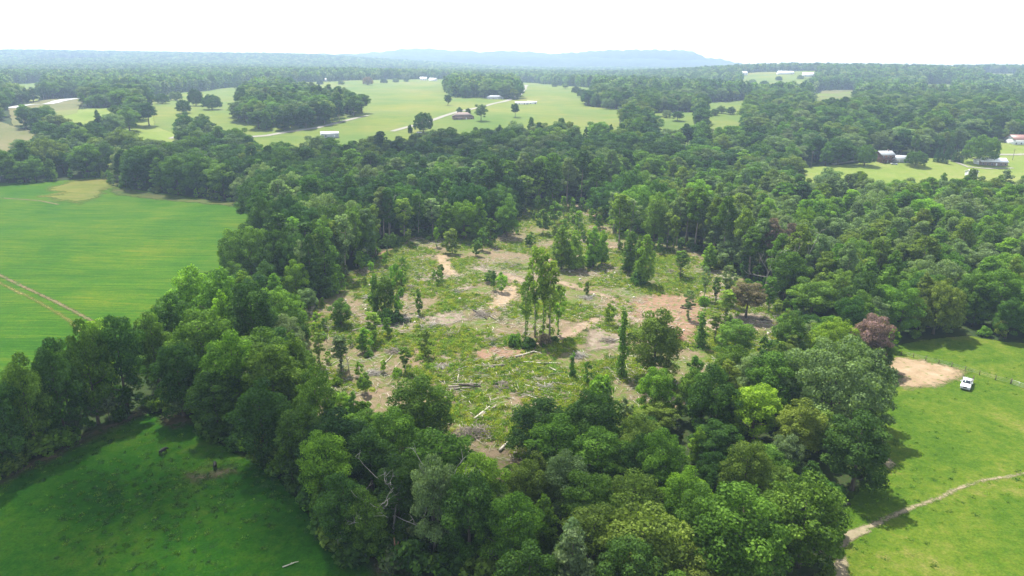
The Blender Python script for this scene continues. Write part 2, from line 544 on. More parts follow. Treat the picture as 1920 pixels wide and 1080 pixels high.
# open ground, as outlines on the photograph; a third number = the outline is the tree tops of that height in front of it
OPEN_PX = {
 'meadow': [(-300, 345), (60, 345), (185, 332), (215, 352), (340, 368), (490, 388), (480, 440), (468, 470), (455, 480, 8), (400, 500, 14),
            (372, 525, 14), (312, 560, 14), (283, 590, 15), (285, 662), (270, 665), (268, 612, 14), (225, 592, 14), (150, 625, 14), (85, 682, 13), (20, 702, 12), (-300, 760, 12)],
 'pasture': [(-300, 1010), (0, 900), (100, 850), (200, 800), (265, 774), (330, 775), (390, 818), (470, 865), (520, 890), (545, 920),
             (600, 985), (650, 1040), (760, 1078), (900, 1110), (900, 1500), (-300, 1500)],
 'right_pasture': [(1690, 645), (1760, 634), (1810, 630), (1870, 640), (2000, 650), (2500, 700), (2500, 1500), (1560, 1500), (1560, 1060),
                   (1565, 960), (1620, 910), (1640, 840), (1640, 760), (1640, 700), (1655, 675)],
 'clearing': [(560, 590), (600, 560), (660, 510), (720, 475), (770, 445), (820, 440), (940, 440), (985, 388), (1060, 378), (1130, 388), (1150, 430),
              (1240, 455), (1310, 470), (1340, 500), (1400, 528), (1440, 552), (1480, 590), (1478, 612, 3), (1440, 618, 13), (1370, 612, 13), (1330, 622, 14), (1290, 655, 14),
              (1150, 705, 14), (1060, 745, 15), (950, 767, 15), (900, 795, 15), (895, 845, 12), (855, 850, 6), (860, 765, 15), (780, 712, 15),
              (700, 742, 13), (640, 724, 13), (590, 702, 14), (560, 642, 14)],
 'far_field': [(285, 182), (460, 162), (560, 157), (840, 150), (1000, 157), (1110, 168), (1095, 200), (1165, 208), (1160, 228, 20), (960, 224, 20),
               (760, 250, 18), (640, 258, 18), (500, 266, 18), (420, 232, 15), (340, 222, 15), (285, 205, 15)],
 'farm_yard': [(1490, 328, 16), (1640, 330, 16), (1700, 335, 16), (1800, 332, 16), (1920, 328, 16), (2150, 330, 16), (2150, 262), (1870, 266), (1800, 285), (1760, 298), (1640, 303), (1500, 316)],
 'small_field': [(1320, 194), (1400, 190), (1388, 232, 18), (1330, 236, 18)],
 'hill_field': [(1392, 140), (1470, 136), (1530, 135), (1525, 150, 8), (1480, 166, 12), (1400, 168, 12)],
 'left_plot': [(25, 160), (78, 156), (80, 162), (68, 172, 12), (30, 172, 12)],
 'slope_plot': [(1225, 214), (1300, 212), (1305, 236, 17), (1232, 240, 17)],
 'ridge_plot': [(1842, 139), (1905, 140), (1900, 150, 10), (1846, 148, 10)],
 'paddock': [(1735, 160), (1782, 160), (1780, 172, 12), (1738, 172, 12)],
 'bare_plot': [(1540, 172), (1600, 170), (1602, 192, 14), (1530, 192, 14)],
 'strip_field': [(1525, 178), (1598, 173), (1598, 188, 14), (1525, 190, 14)],
 'fallow_field': [(-300, 222), (0, 230), (70, 250), (78, 262), (0, 274, 18), (-300, 282, 18)],
 'pond_bank': [(15, 202), (80, 190), (145, 184), (160, 187), (140, 190, 12), (60, 203, 14), (18, 208, 14)],
 'green_plot': [(98, 210), (215, 204), (212, 228, 9), (150, 241, 9), (100, 226, 9)],
 'yard': [(255, 246), (335, 238), (335, 262, 14), (262, 276, 14)],
}
OPEN = {k: poly_world(v) for k, v in OPEN_PX.items()}
sheet('meadow', OPEN['meadow'], M['meadow'], 2.0, .05)
sheet('pasture', OPEN['pasture'], M['pasture'], 1.2, .05)
sheet('pasture', OPEN['right_pasture'], M['bright_pasture'], 1.5, .05)
sheet('clearing', OPEN['clearing'], M['clearing'], 1.2, .05, 5)
sheet('hay_field', OPEN['far_field'], M['far_field'], 8, .1, 12)
sheet('yard_grass', OPEN['farm_yard'], M['yard'], 4, .1, 8)
for k in ('small_field', 'hill_field', 'strip_field', 'left_plot', 'slope_plot', 'ridge_plot', 'paddock'):
    sheet('hay_field', OPEN[k], M['far_field'], 8, .1, 12)
sheet('fallow_field', OPEN['bare_plot'], M['brown_field'], 6, .1, 8)
sheet('fallow_field', OPEN['fallow_field'], M['brown_field'], 4, .1, 8)
sheet('fallow_field', OPEN['pond_bank'], M['brown_field'], 5, .1, 8)
PARK = poly_world([(190, 215), (300, 208), (440, 228), (430, 280, 10), (300, 290, 10), (195, 300, 10)])
sheet('lawn', PARK, M['yard'], 5, .08, 8)
sheet('lawn', OPEN['green_plot'], M['yard'], 5, .1, 8)
sheet('lawn', OPEN['yard'], M['yard'], 4, .1, 8)

def px_sheet(name, pts, mat, res, lift, margin=3.0): return sheet(name, poly_world(pts), mat, res, lift, margin)
def px_ribbon(name, pts, width, mat, res, lift, margin=2.0): return sheet(name, line_poly(pts, width), mat, res, lift, margin)

px_sheet('dry_grass', [(95, 352), (150, 338), (205, 336), (208, 352), (185, 374), (140, 382), (105, 372)], M['tan_grass'], 1.5, .12, 12)
px_ribbon('field_track', [(-60, 490), (0, 517), (60, 546), (120, 575), (180, 607), (215, 632)], 1.2, M['track'], .7, .12)
px_ribbon('grass_strip', [(-60, 512), (0, 532), (50, 556), (100, 583), (130, 602), (150, 622)], .9, M['tan_strip'], .7, .12)
px_ribbon('field_track', [(-60, 370), (20, 374), (75, 378), (110, 385)], 1.6, M['track'], .8, .12)
px_sheet('grass_verge', [(210, 354), (340, 370), (490, 388), (470, 392), (330, 378), (215, 366)], M['verge'], 1.5, .12, 6)
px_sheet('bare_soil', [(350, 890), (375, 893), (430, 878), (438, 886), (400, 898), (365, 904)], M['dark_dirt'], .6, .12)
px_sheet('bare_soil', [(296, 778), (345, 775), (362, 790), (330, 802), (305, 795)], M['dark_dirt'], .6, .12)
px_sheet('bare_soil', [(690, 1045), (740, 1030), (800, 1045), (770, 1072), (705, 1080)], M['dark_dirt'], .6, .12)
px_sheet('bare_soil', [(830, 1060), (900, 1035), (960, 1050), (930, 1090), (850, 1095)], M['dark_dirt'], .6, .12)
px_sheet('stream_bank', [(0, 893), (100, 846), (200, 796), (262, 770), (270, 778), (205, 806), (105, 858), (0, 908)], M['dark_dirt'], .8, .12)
# right pasture
px_sheet('bare_clay', [(1660, 690), (1680, 672), (1700, 673), (1760, 683), (1806, 697), (1800, 706), (1775, 716), (1745, 724), (1700, 727), (1680, 722), (1695, 708)], M['orange_dirt'], .7, .12)
px_ribbon('footpath', [(1545, 1040), (1580, 1015), (1620, 992), (1660, 975), (1715, 950), (1760, 935), (1800, 915), (1850, 900), (1930, 888), (2050, 872)], [1.3, 1.3, 1.05, .75, .6, .55, .5, .4, .35, .35], M['path'], .5, .12)
px_sheet('bare_soil', [(1575, 1000), (1622, 988), (1632, 998), (1602, 1010), (1590, 1022), (1565, 1040), (1560, 1020)], M['path'], .6, .14)
px_sheet('bare_soil', [(1632, 800), (1648, 806), (1662, 830), (1658, 838), (1640, 822)], M['path'], .6, .12)
px_sheet('bare_soil', [(1655, 852), (1668, 860), (1680, 874), (1668, 880), (1655, 868)], M['path'], .6, .12)
px_sheet('bare_soil', [(1560, 1060), (1585, 1040), (1590, 1085), (1570, 1110), (1555, 1100)], M['path'], .6, .12)
# clearing: clay patches, skid tracks, slash
px_sheet('bare_clay', [(815, 478), (838, 480), (848, 500), (862, 514), (840, 518), (818, 514)], M['orange_dirt'], .7, .14)
px_sheet('bare_clay', [(932, 548), (958, 532), (975, 540), (968, 560), (950, 580), (905, 582)], M['orange_dirt'], .7, .14)
px_ribbon('skid_track', [(975, 542), (970, 525), (945, 515), (915, 512)], [6, 6, 5, 4], M['skid'], .8, .12)
px_ribbon('skid_track', [(990, 652), (1040, 640), (1075, 622), (1105, 605), (1150, 596), (1200, 590), (1250, 585)], [3.5, 4, 5, 5, 5, 6, 7], M['skid'], .8, .13)
px_ribbon('skid_track', [(1030, 526), (1060, 533), (1095, 543), (1130, 555), (1180, 572)], [3, 4.5, 4, 3, 3], M['skid'], .8, .13)
px_sheet('bare_soil', [(1120, 600), (1170, 570), (1240, 545), (1330, 548), (1420, 560), (1470, 600), (1400, 618), (1330, 640), (1260, 650), (1180, 640)], M['skid'], .9, .11, 4)
px_sheet('bare_clay', [(1185, 568), (1240, 552), (1290, 556), (1320, 580), (1310, 620), (1280, 640), (1255, 625), (1230, 600), (1180, 590)], M['dirt'], .8, .14)
px_sheet('bare_clay', [(880, 668), (905, 655), (950, 652), (1000, 660), (985, 672), (900, 678)], M['dirt'], .7, .14)
px_sheet('bare_clay', [(690, 490), (720, 470), (745, 468), (728, 485), (700, 497)], M['dirt'], .8, .14)
px_sheet('bare_clay', [(560, 600), (600, 585), (612, 600), (585, 615)], M['dirt'], .7, .14)
px_sheet('bare_clay', [(1085, 390), (1115, 388), (1135, 405), (1150, 425), (1120, 415)], M['dirt'], 1.2, .14)
px_sheet('bare_clay', [(905, 462), (940, 455), (960, 460), (935, 466)], M['dirt'], 1.0, .14)
px_sheet('bare_clay', [(1015, 485), (1045, 485), (1050, 500), (1020, 498)], M['dirt'], .9, .14)
px_ribbon('skid_track', [(1150, 462), (1140, 480), (1128, 498)], 4, M['skid'], .8, .13)
px_sheet('slash_litter', [(700, 605), (760, 590), (860, 585), (880, 600), (800, 618), (720, 625)], M['brush_floor'], .9, .12, 4)
px_sheet('slash_litter', [(960, 715), (1020, 705), (1065, 725), (1060, 750), (1000, 748), (960, 735)], M['brush_floor'], .9, .12, 4)
px_sheet('slash_litter', [(1100, 620), (1180, 600), (1170, 650), (1100, 660)], M['brush_floor'], .9, .12, 4)
px_sheet('slash_litter', [(760, 520), (900, 500), (930, 510), (880, 545), (780, 555)], M['brush_floor'], .9, .12, 4)
px_sheet('slash_litter', [(830, 660), (850, 665), (862, 705), (845, 720), (825, 700)], M['brush_floor'], .9, .12, 4)
px_sheet('slash_litter', [(1330, 560), (1400, 560), (1480, 600), (1440, 615), (1340, 600)], M['brush_floor'], .9, .12, 4)
# roads
px_ribbon('gravel_road', [(735, 248), (790, 234), (830, 220), (880, 207), (925, 196), (955, 189), (972, 180), (980, 170), (985, 161)], [6, 6, 6, 6.5, 7, 7.5, 9, 11, 13], M['gravel'], 2.5, .3, 5)
px_ribbon('gravel_road', [(1800, 296), (1850, 291), (1900, 292), (1960, 290), (2100, 286)], 5, M['gravel'], 2, .3, 4)
px_ribbon('driveway', [(1770, 296), (1790, 305), (1815, 315), (1850, 318), (1900, 317)], 3.2, M['gravel'], 1.5, .3, 4)
px_ribbon('driveway', [(1560, 310), (1600, 304), (1640, 300)], 4, M['gravel'], 1.5, .3, 4)
px_ribbon('asphalt_road', [(320, 262), (345, 252), (375, 258), (420, 262), (500, 256), (590, 242), (690, 218)], 6, M['gravel'], 3, .3, 5)

def pond(pts, name):
    w = poly_world(pts)
    z = max(gz(*p) for p in w) + 2.0
    bm = bmesh.new()
    vs = [bm.verts.new((p[0], p[1], z)) for p in w]
    f = bm.faces.new(vs)
    if f.normal.z < 0: f.normal_flip()
    bm.normal_update()
    me = bpy.data.meshes.new(name); bm.to_mesh(me); bm.free()
    return tag(link(name, me, M['water']), kind='structure')
px_ribbon('gravel_bank', [(20, 205), (40, 200.5), (62, 198), (90, 197), (108, 192), (135, 187.5), (160, 186)], 11, M['white_gravel'], 3, .4, 6)
px_sheet('creek', [(908, 1034), (926, 1026), (944, 1022), (950, 1028), (938, 1040), (918, 1046)], M['water'], .6, .2, .5)

def hill(name, y0, prof, depth, nseg=90):
    """long hill at distance y0; prof = list of (px, py) skyline points"""
    xs = np.array([p[0] for p in prof], float); ys = np.array([p[1] for p in prof], float)
    X = np.linspace(xs[0], xs[-1], nseg)
    Y = np.interp(X, xs, ys)
    V = []; rows = 9
    for i in range(nseg):
        d = ray(X[i], Y[i]); t = y0 / d[1]
        x, z = d[0] * t, CAM_H + d[2] * t
        base = gz(x, y0)
        z += 3.5 * math.sin(i * 1.7) + 2.5 * math.sin(i * .73 + 1)
        for k in range(rows):
            s_ = k / (rows - 1) * 2 - 1
            hgt = base - 8 + max(z - base + 8, 0) * (1 - s_ * s_) ** .75
            V.append((x * (1 + .0 * s_), y0 + s_ * depth, hgt))
    i = np.arange(nseg - 1)[:, None] * rows; j = np.arange(rows - 1)[None, :]
    Fc = np.stack([i + j, i + rows + j, i + rows + j + 1, i + j + 1], -1).reshape(-1, 4)
    o = link(name, mesh_np(name, np.array(V), Fc, mat=M['hill'], smooth=True))
    return tag(o, kind='structure')
hill('far_hill', 5100, [(980, 106), (1040, 101), (1080, 98), (1130, 94), (1200, 93), (1290, 94), (1300, 97), (1320, 107), (1360, 112), (1400, 122)], 160)
hill('far_hill', 5500, [(560, 112), (640, 104), (720, 96), (780, 90), (830, 93), (900, 97), (960, 95), (1020, 99), (1100, 105), (1200, 112)], 160)
hill('far_hill', 4800, [(480, 108), (600, 100), (700, 102), (820, 104), (950, 105), (1080, 108), (1200, 110), (1320, 114), (1420, 124)], 160)

# ------------------------------------------------------------------ tree prototypes
def leaves(C, N, size, aspect, rng):
    n = len(C)
    a = rng.normal(size=(n, 3))
    t = np.cross(N, a); t /= np.linalg.norm(t, axis=1)[:, None] + 1e-9
    b = np.cross(N, t)
    s = (size * rng.uniform(.65, 1.35, n))[:, None]
    V = np.stack([C + t * s * .5, C + b * s * .5 * aspect, C - t * s * .5, C - b * s * .5 * aspect], 1)
    return V.reshape(-1, 3), np.arange(4 * n).reshape(n, 4)

def crown_mesh(name, lobes, n, size, aspect, seed, jit=.48, up=.25, hollow=.74):
    """lobes: rows cx,cy,cz,r,squash"""
    rng = np.random.default_rng(seed)
    L = np.asarray(lobes, float)
    w = L[:, 3] ** 2; w /= w.sum()
    which = rng.choice(len(L), n * 2, p=w)
    d = rng.normal(size=(n * 2, 3)); d[:, 2] += up
    d /= np.linalg.norm(d, axis=1)[:, None]
    r = L[which, 3]
    u = rng.uniform(.62, 1.06, n * 2)
    off = d * (r * u)[:, None]
    off[:, 2] *= L[which, 4]
    C = L[which, :3] + off
    keep = np.ones(len(C), bool)
    for j in range(len(L)):
        q = C - L[j, :3]; q[:, 2] /= L[j, 4]
        keep &= (np.einsum('ij,ij->i', q, q) > (hollow * L[j, 3]) ** 2) | (which == j)
    C = C[keep][:n]; d = d[keep][:n]; which = which[keep][:n]
    C = C.copy(); C[:, 2] = np.maximum(C[:, 2], .15)
    N = d + jit * rng.normal(size=d.shape)
    N /= np.linalg.norm(N, axis=1)[:, None]
    V, Fc = leaves(C, N, size, aspect, rng)
    lob = rng.uniform(0, 1, len(L))
    lv = np.clip(.45 * lob[which] + .55 * rng.uniform(0, 1, len(C)), 0, 1)
    return mesh_np(name, V, Fc, {'lv': lv}, M['leaf'])

def trunk_mesh(name, H, r0, top, limbs, mat, rng, bend=.4, n=6):
    mb = MB()
    k = 6
    zs = np.linspace(-.4, H * top, k)
    bx, by = rng.normal(0, bend, 2)
    pts = [(bx * (z / H) ** 2, by * (z / H) ** 2, z) for z in zs]
    rad = [r0 * (1.35 if i == 0 else 1) * (1 - .8 * i / (k - 1)) for i in range(k)]
    mb.tube(pts, rad, n)
    for e in limbs:
        e = np.asarray(e[:3], float)
        z0 = max(H * .15, min(e[2] - .55 * math.hypot(e[0], e[1]), H * top * .95))
        s = np.array([bx * (z0 / H) ** 2, by * (z0 / H) ** 2, z0])
        m = .5 * (s + e) + np.array([0, 0, -.06 * H * rng.uniform(0, 1)])
        rl = r0 * .38 * (1 - .6 * z0 / H)
        mb.tube([s, m, e], [rl, rl * .7, rl * .25], 4)
    return mb.mesh(name, mat)

def sphere_pts(n, rng, zmin):
    i = np.arange(n) + .5
    z = zmin + (1 - zmin) * i / n
    ph = i * 2.39996 + rng.uniform(0, 6)
    rr = np.sqrt(np.maximum(0, 1 - z * z))
    return np.stack([rr * np.cos(ph), rr * np.sin(ph), z], 1)

def proto_hardwood(seed):
    rng = np.random.default_rng(seed)
    H, Rr = 20.0, 6.4
    n = int(rng.integers(44, 58))
    P = sphere_pts(n, rng, -.85)
    P *= rng.uniform(.66, 1.14, n)[:, None]
    P += rng.normal(0, .09, P.shape)
    zc = rng.uniform(.56, .62) * H
    down = (zc - 1.6) if seed % 6 < 4 else (H - zc - 1.5)
    zz = np.where(P[:, 2] > 0, P[:, 2] * (H - zc - 1.5), P[:, 2] * down * .95)
    lob = np.column_stack([P[:, 0] * (Rr - 1.6), P[:, 1] * (Rr - 1.6), zc + zz, rng.uniform(1.05, 2.0, n), rng.uniform(.7, .95, n)])
    inner = np.array([[0, 0, zc, Rr * .6, 1.1], [0, 0, zc + 3, Rr * .5, 1.0]])
    cm = crown_mesh('crown', np.vstack([lob, inner]), 13000, .43, .75, seed, hollow=.72)
    tm = trunk_mesh('trunk', H, .42, .8, lob[::4], M['bark'], rng)
    return tm, cm, H, Rr

def proto_wide(seed):
    rng = np.random.default_rng(seed)
    H, Rr = 18.0, 10.5
    n = 120
    P = sphere_pts(n, rng, -.45) * rng.uniform(.8, 1.04, n)[:, None] + rng.normal(0, .05, (n, 3))
    zz = np.where(P[:, 2] > 0, P[:, 2] * 9.2, P[:, 2] * 8)
    lob = np.column_stack([P[:, 0] * (Rr - 1.3), P[:, 1] * (Rr - 1.3), 7.4 + zz, rng.uniform(.95, 1.75, n), rng.uniform(.65, .9, n)])
    inner = np.array([[0, 0, 8, 6.5, .9]])
    cm = crown_mesh('crown', np.vstack([lob, inner]), 24000, .44, .75, seed, hollow=.75)
    tm = trunk_mesh('trunk', H, .55, .75, lob[::7], M['bark'], rng)
    return tm, cm, H, Rr

def proto_poplar(seed):
    rng = np.random.default_rng(seed)
    H, Rr = 20.0, 4.0
    n = 40
    t = np.linspace(.12, .97, n) + rng.normal(0, .015, n)
    prof = np.sin(np.pi * np.clip(t, 0.03, .99) ** 1.05) ** .6 * (1.12 - .62 * t)
    ph = np.arange(n) * 2.4 + rng.normal(0, .35, n)
    rr = prof * (Rr - 1.0) * rng.uniform(.72, 1.1, n)
    lob = np.column_stack([rr * np.cos(ph), rr * np.sin(ph), t * H, (1.55 - .8 * t) * rng.uniform(.75, 1.25, n), rng.uniform(.75, 1.1, n)])
    inner = np.array([[0, 0, H * k, 1.6 * (1.2 - k), 1.6] for k in (.25, .45, .65)])
    cm = crown_mesh('crown', np.vstack([lob, inner]), 6000, .48, .85, seed)
    tm = trunk_mesh('trunk', H, .26, .9, lob[::6], M['bark'], rng, .3)
    return tm, cm, H, Rr

def proto_pine(seed, full=.5):
    rng = np.random.default_rng(seed)
    H, Rr = 20.0, 3.7
    n = 34
    t = np.linspace(full, .985, n)
    s = (t - full) / (1 - full)
    prof = np.sqrt(np.clip(1 - (s * 1.0) ** 2.2, 0, 1)) * (.55 + .45 * np.sin(np.pi * np.clip(s * .9 + .12, 0, 1)))
    ph = np.arange(n) * 2.4 + rng.normal(0, .4, n)
    rr = prof * (Rr - .8) * rng.uniform(.55, 1.12, n)
    lob = np.column_stack([rr * np.cos(ph), rr * np.sin(ph), t * H, rng.uniform(.8, 1.35, n), rng.uniform(.55, .85, n)])
    cm = crown_mesh('crown', lob, 5200, .58, .42, seed, jit=1.2, up=.35)
    tm = trunk_mesh('trunk', H, .23, .95, lob[::3], M['pine_bark'], rng, .5)
    return tm, cm, H, Rr

def proto_sapling(seed):
    rng = np.random.default_rng(seed)
    H, Rr = 8.0, 1.9
    n = 22
    t = np.linspace(.2, .97, n) + rng.normal(0, .05, n)
    ph = np.arange(n) * 2.4 + rng.normal(0, .5, n)
    rr = (np.sin(np.pi * np.clip(t, .05, .98) ** 1.35) ** .6) * Rr * rng.uniform(.25, 1.15, n)
    lob = np.column_stack([rr * np.cos(ph), rr * np.sin(ph), t * H, rng.uniform(.4, .85, n), rng.uniform(.8, 1.3, n)])
    cm = crown_mesh('crown', lob, 1500, .42, .8, seed, hollow=.4)
    tm = trunk_mesh('trunk', H, .09, .9, lob[::4], M['bark'], rng, .3, 5)
    return tm, cm, H, Rr

def proto_thin(seed):
    """tall thin trunk left standing, sparse crown in the upper half, vines low down"""
    rng = np.random.default_rng(seed)
    H, Rr = 20.0, 2.6
    n = 22
    t = np.linspace(.45, .98, n)
    ph = np.arange(n) * 2.4
    rr = (np.sin(np.pi * (t - .4) / .62) ** .7) * Rr * rng.uniform(.35, 1.0, n)
    lob = np.column_stack([rr * np.cos(ph), rr * np.sin(ph), t * H, rng.uniform(.6, 1.15, n), rng.uniform(.8, 1.2, n)])
    m = 7
    low = np.column_stack([rng.normal(0, .35, m), rng.normal(0, .35, m), np.linspace(.04, .42, m) * H, rng.uniform(.35, .75, m), np.full(m, 1.5)])
    cm = crown_mesh('crown', np.vstack([lob, low]), 2300, .5, .8, seed, hollow=.4)
    tm = trunk_mesh('trunk', H, .2, .97, lob[::4], M['pine_bark'], rng, .6, 5)
    return tm, cm, H, Rr

def proto_vine(seed):
    rng = np.random.default_rng(seed)
    H, Rr = 12.0, 1.3
    n = 20
    t = np.linspace(.03, .98, n)
    lob = np.column_stack([rng.normal(0, .3, n), rng.normal(0, .3, n), t * H, rng.uniform(.55, 1.0, n) * (1.15 - .5 * t), rng.uniform(1.0, 1.5, n)])
    cm = crown_mesh('crown', lob, 1500, .42, .8, seed, hollow=.5)
    tm = trunk_mesh('trunk', H, .14, .98, [], M['bark'], rng, .2, 5)
    return tm, cm, H, Rr

def proto_shrub(seed):
    rng = np.random.default_rng(seed)
    H, Rr = 3.0, 2.2
    P = sphere_pts(14, rng, .0) * rng.uniform(.6, 1.05, 14)[:, None]
    lob = np.column_stack([P[:, 0] * 1.5, P[:, 1] * 1.5, .5 + P[:, 2] * 1.9, rng.uniform(.5, .95, 14), rng.uniform(.8, 1.1, 14)])
    cm = crown_mesh('crown', lob, 1000, .42, .8, seed, hollow=.6)
    tm = trunk_mesh('stem', H, .07, .7, lob[::3], M['bark'], rng, .1, 4)
    return tm, cm, H, Rr

def proto_cedar(seed):
    rng = np.random.default_rng(seed)
    H, Rr = 9.0, 2.0
    n = 36
    t = np.linspace(.06, .97, n)
    ph = np.arange(n) * 2.4
    rr = (1 - t) ** .75 * (Rr - .4)
    lob = np.column_stack([rr * np.cos(ph), rr * np.sin(ph), t * H, .35 + .55 * (1 - t), np.full(n, 1.3)])
    cm = crown_mesh('crown', lob, 1700, .38, .6, seed, hollow=.5)
    tm = trunk_mesh('trunk', H, .12, .9, [], M['bark'], rng, .1, 5)
    return tm, cm, H, Rr

def branch_rec(mb, p, d, L, r, lvl, rng):
    d = d / np.linalg.norm(d)
    pts = [p]; rad = [r]
    q = p.copy(); dd = d.copy()
    for k in range(3):
        dd = dd + rng.normal(0, .16, 3) + np.array([0, 0, .05]); dd /= np.linalg.norm(dd)
        q = q + dd * L / 3
        pts.append(q.copy()); rad.append(r * (1 - .27 * (k + 1)))
    mb.tube(pts, rad, 4 if lvl else 6)
    if lvl < 3:
        for k in range(3 if lvl else 7):
            t = rng.uniform(.35, 1.0) if lvl else .35 + .65 * k / 6
            i = min(int(t * 3), 2); a = t * 3 - i
            s = pts[i] * (1 - a) + pts[i + 1] * a
            nd = d * .75 + rng.normal(0, .62, 3); nd[2] += .25
            branch_rec(mb, s, nd, L * rng.uniform(.38, .55), max(r * .46, .04), lvl + 1, rng)

def proto_dead(seed):
    rng = np.random.default_rng(seed)
    mb = MB()
    branch_rec(mb, np.array([0., 0, -.3]), np.array([0., 0, 1]), 13.0, .24, 0, rng)
    V = np.array(mb.V)
    return mb, float(V[:, 2].max())

PROTO = {
 'hardwood_tree': [proto_hardwood(102 + i) for i in range(6)] + [proto_wide(150), proto_wide(151)],
 'poplar_tree': [proto_poplar(200 + i) for i in range(5)],
 'pine_tree': [proto_pine(300 + i, (.42, .5, .58, .34, .5)[i]) for i in range(5)],
 'sapling': [proto_sapling(400 + i) for i in range(4)],
 'thin_tree': [proto_thin(450 + i) for i in range(3)],
 'vine_covered_tree': [proto_vine(500 + i) for i in range(3)],
 'shrub': [proto_shrub(600 + i) for i in range(4)],
 'cedar_tree': [proto_cedar(700 + i) for i in range(2)],
}
TINT = {
 'dark green': (.048, .108, .018), 'mid green': (.09, .175, .022), 'bright green': (.135, .25, .022), 'yellow-green': (.155, .27, .02),
 'grey-green': (.128, .19, .072), 'olive green': (.125, .185, .03), 'deep green': (.032, .082, .02), 'purple-brown': (.15, .125, .105), 'fresh green': (.15, .235, .028), 'lime': (.23, .27, .03), 'brown': (.16, .13, .075), 'red-brown': (.19, .125, .11),
 'pale tan': (.2, .17, .1),
}
def tinted(name, rng):
    c = np.array(TINT[name]) * 1.03 * rng.uniform(.8, 1.2) * rng.uniform(.94, 1.06, 3)
    return tuple(float(v) for v in c)

# ------------------------------------------------------------------ where every tree stands
TREES = []     # dicts
def H_from_px(base, top_py):
    x, y = base; z = gz(x, y)
    lo, hi = .5, 60
    for _ in range(30):
        m = .5 * (lo + hi)
        if project((x, y, z + m))[1][0] > top_py: lo = m
        else: hi = m
    return lo

def hand(kind, px, base_py, top_py, wpx, tint, label=None, variant=None, group=None, name=None, dense=None):
    b = U(px, base_py)
    H = H_from_px(b, top_py)
    dep = project((b[0], b[1], gz(*b)))[2][0]
    Rr = wpx / F_PX * dep / 2
    TREES.append(dict(kind=kind, x=b[0], y=b[1], H=H, R=Rr, tint=tint, hand=True, label=label, variant=variant, group=group))

HW, PO, PI, SA, TH, VI, SH, CE = 'hardwood_tree', 'poplar_tree', 'pine_tree', 'sapling', 'thin_tree', 'vine_covered_tree', 'shrub', 'cedar_tree'
# right of the clearing and round the right pasture
hand(HW, 1555, 800, 632, 205, 'grey-green', 'very wide domed grey-green tree beside the bare clay patch in the pasture', 0)
hand(HW, 1597, 918, 770, 128, 'dark green', 'dark green tree standing out into the bright pasture, shade patch at its foot', 1)
hand(HW, 1495, 1062, 897, 165, 'mid green', 'broad mid green tree beside the start of the footpath', 2)
hand(HW, 1372, 1110, 918, 190, 'mid green', 'large rounded tree at the bottom edge, left of the footpath start', 3)
hand(HW, 1626, 692, 590, 78, 'red-brown', 'red-brown dying tree at the edge of the bare clay patch', 4)
hand(HW, 1650, 694, 632, 55, 'mid green', 'small green tree in front of the red-brown dying tree', 5)
hand(HW, 1560, 684, 598, 112, 'yellow-green', 'yellow-green tree just left of the red-brown dying tree', 1)
hand(HW, 1518, 606, 524, 92, 'mid green', 'round mid green tree alone at the right end of the clearing', 5)
hand(HW, 1398, 596, 530, 76, 'brown', 'brown withered tree at the right end of the clearing', 4)
hand(HW, 1408, 830, 722, 112, 'yellow-green', 'yellow-green tree amid the darker trees left of the domed tree', 0)
hand(HW, 1490, 862, 752, 88, 'olive green', 'olive tree with pale blossom tones between yellow-green and dark green trees', 2)
hand(PO, 1305, 872, 800, 42, 'bright green', 'small bright cone-shaped tree amid dark crowns', 0)
hand(HW, 1225, 712, 580, 108, 'olive green', 'olive tree with visible pale trunk at the front of the clearing', 3)
hand(VI, 1165, 706, 582, 24, 'mid green', 'leaning vine-covered column left of the olive tree at the clearing front', 0)
hand(VI, 1312, 650, 585, 24, 'mid green', 'vine-covered column beside the dark log heap', 1)
hand(VI, 1072, 706, 662, 14, 'mid green', 'short vine-covered stub alone in the slash near the clearing front', 2)
hand(HW, 1375, 672, 598, 80, 'mid green', 'mid green tree in front of the brown withered tree', 1)
hand(HW, 1370, 742, 650, 80, 'mid green', None, 2)
hand(HW, 1470, 700, 645, 60, 'olive green', None, 3)
hand(HW, 1225, 790, 690, 70, 'bright green', 'bright green tree below the olive tree at the clearing front', 4)
hand(HW, 1300, 790, 690, 80, 'mid green', None, 5)
# tall trees left standing in the middle of the clearing
hand(TH, 1003, 632, 463, 36, 'fresh green', 'tallest thin tree of the clump in the middle of the clearing', 0)
hand(TH, 1030, 634, 490, 46, 'fresh green', 'widest-crowned thin tree of the clump in the middle of the clearing', 1)
hand(TH, 985, 636, 528, 28, 'olive green', 'thin leaning tree at the left of the clump in mid clearing', 2)
hand(TH, 1018, 629, 478, 30, 'bright green', 'thin tree hidden behind the widest crown of the mid-clearing clump', 2)
hand(TH, 1046, 628, 540, 26, 'yellow-green', 'shortest thin tree of the clump beside the brown brush heap', 0)
hand(SH, 965, 648, 622, 34, 'mid green', 'low vine mound at the foot of the mid-clearing clump')
hand(SH, 992, 652, 632, 40, 'dark green', 'dark green creeper mound in front of the mid-clearing clump')
hand(SH, 1020, 646, 624, 34, 'pale tan', 'withered brown bush at the foot of the mid-clearing clump')
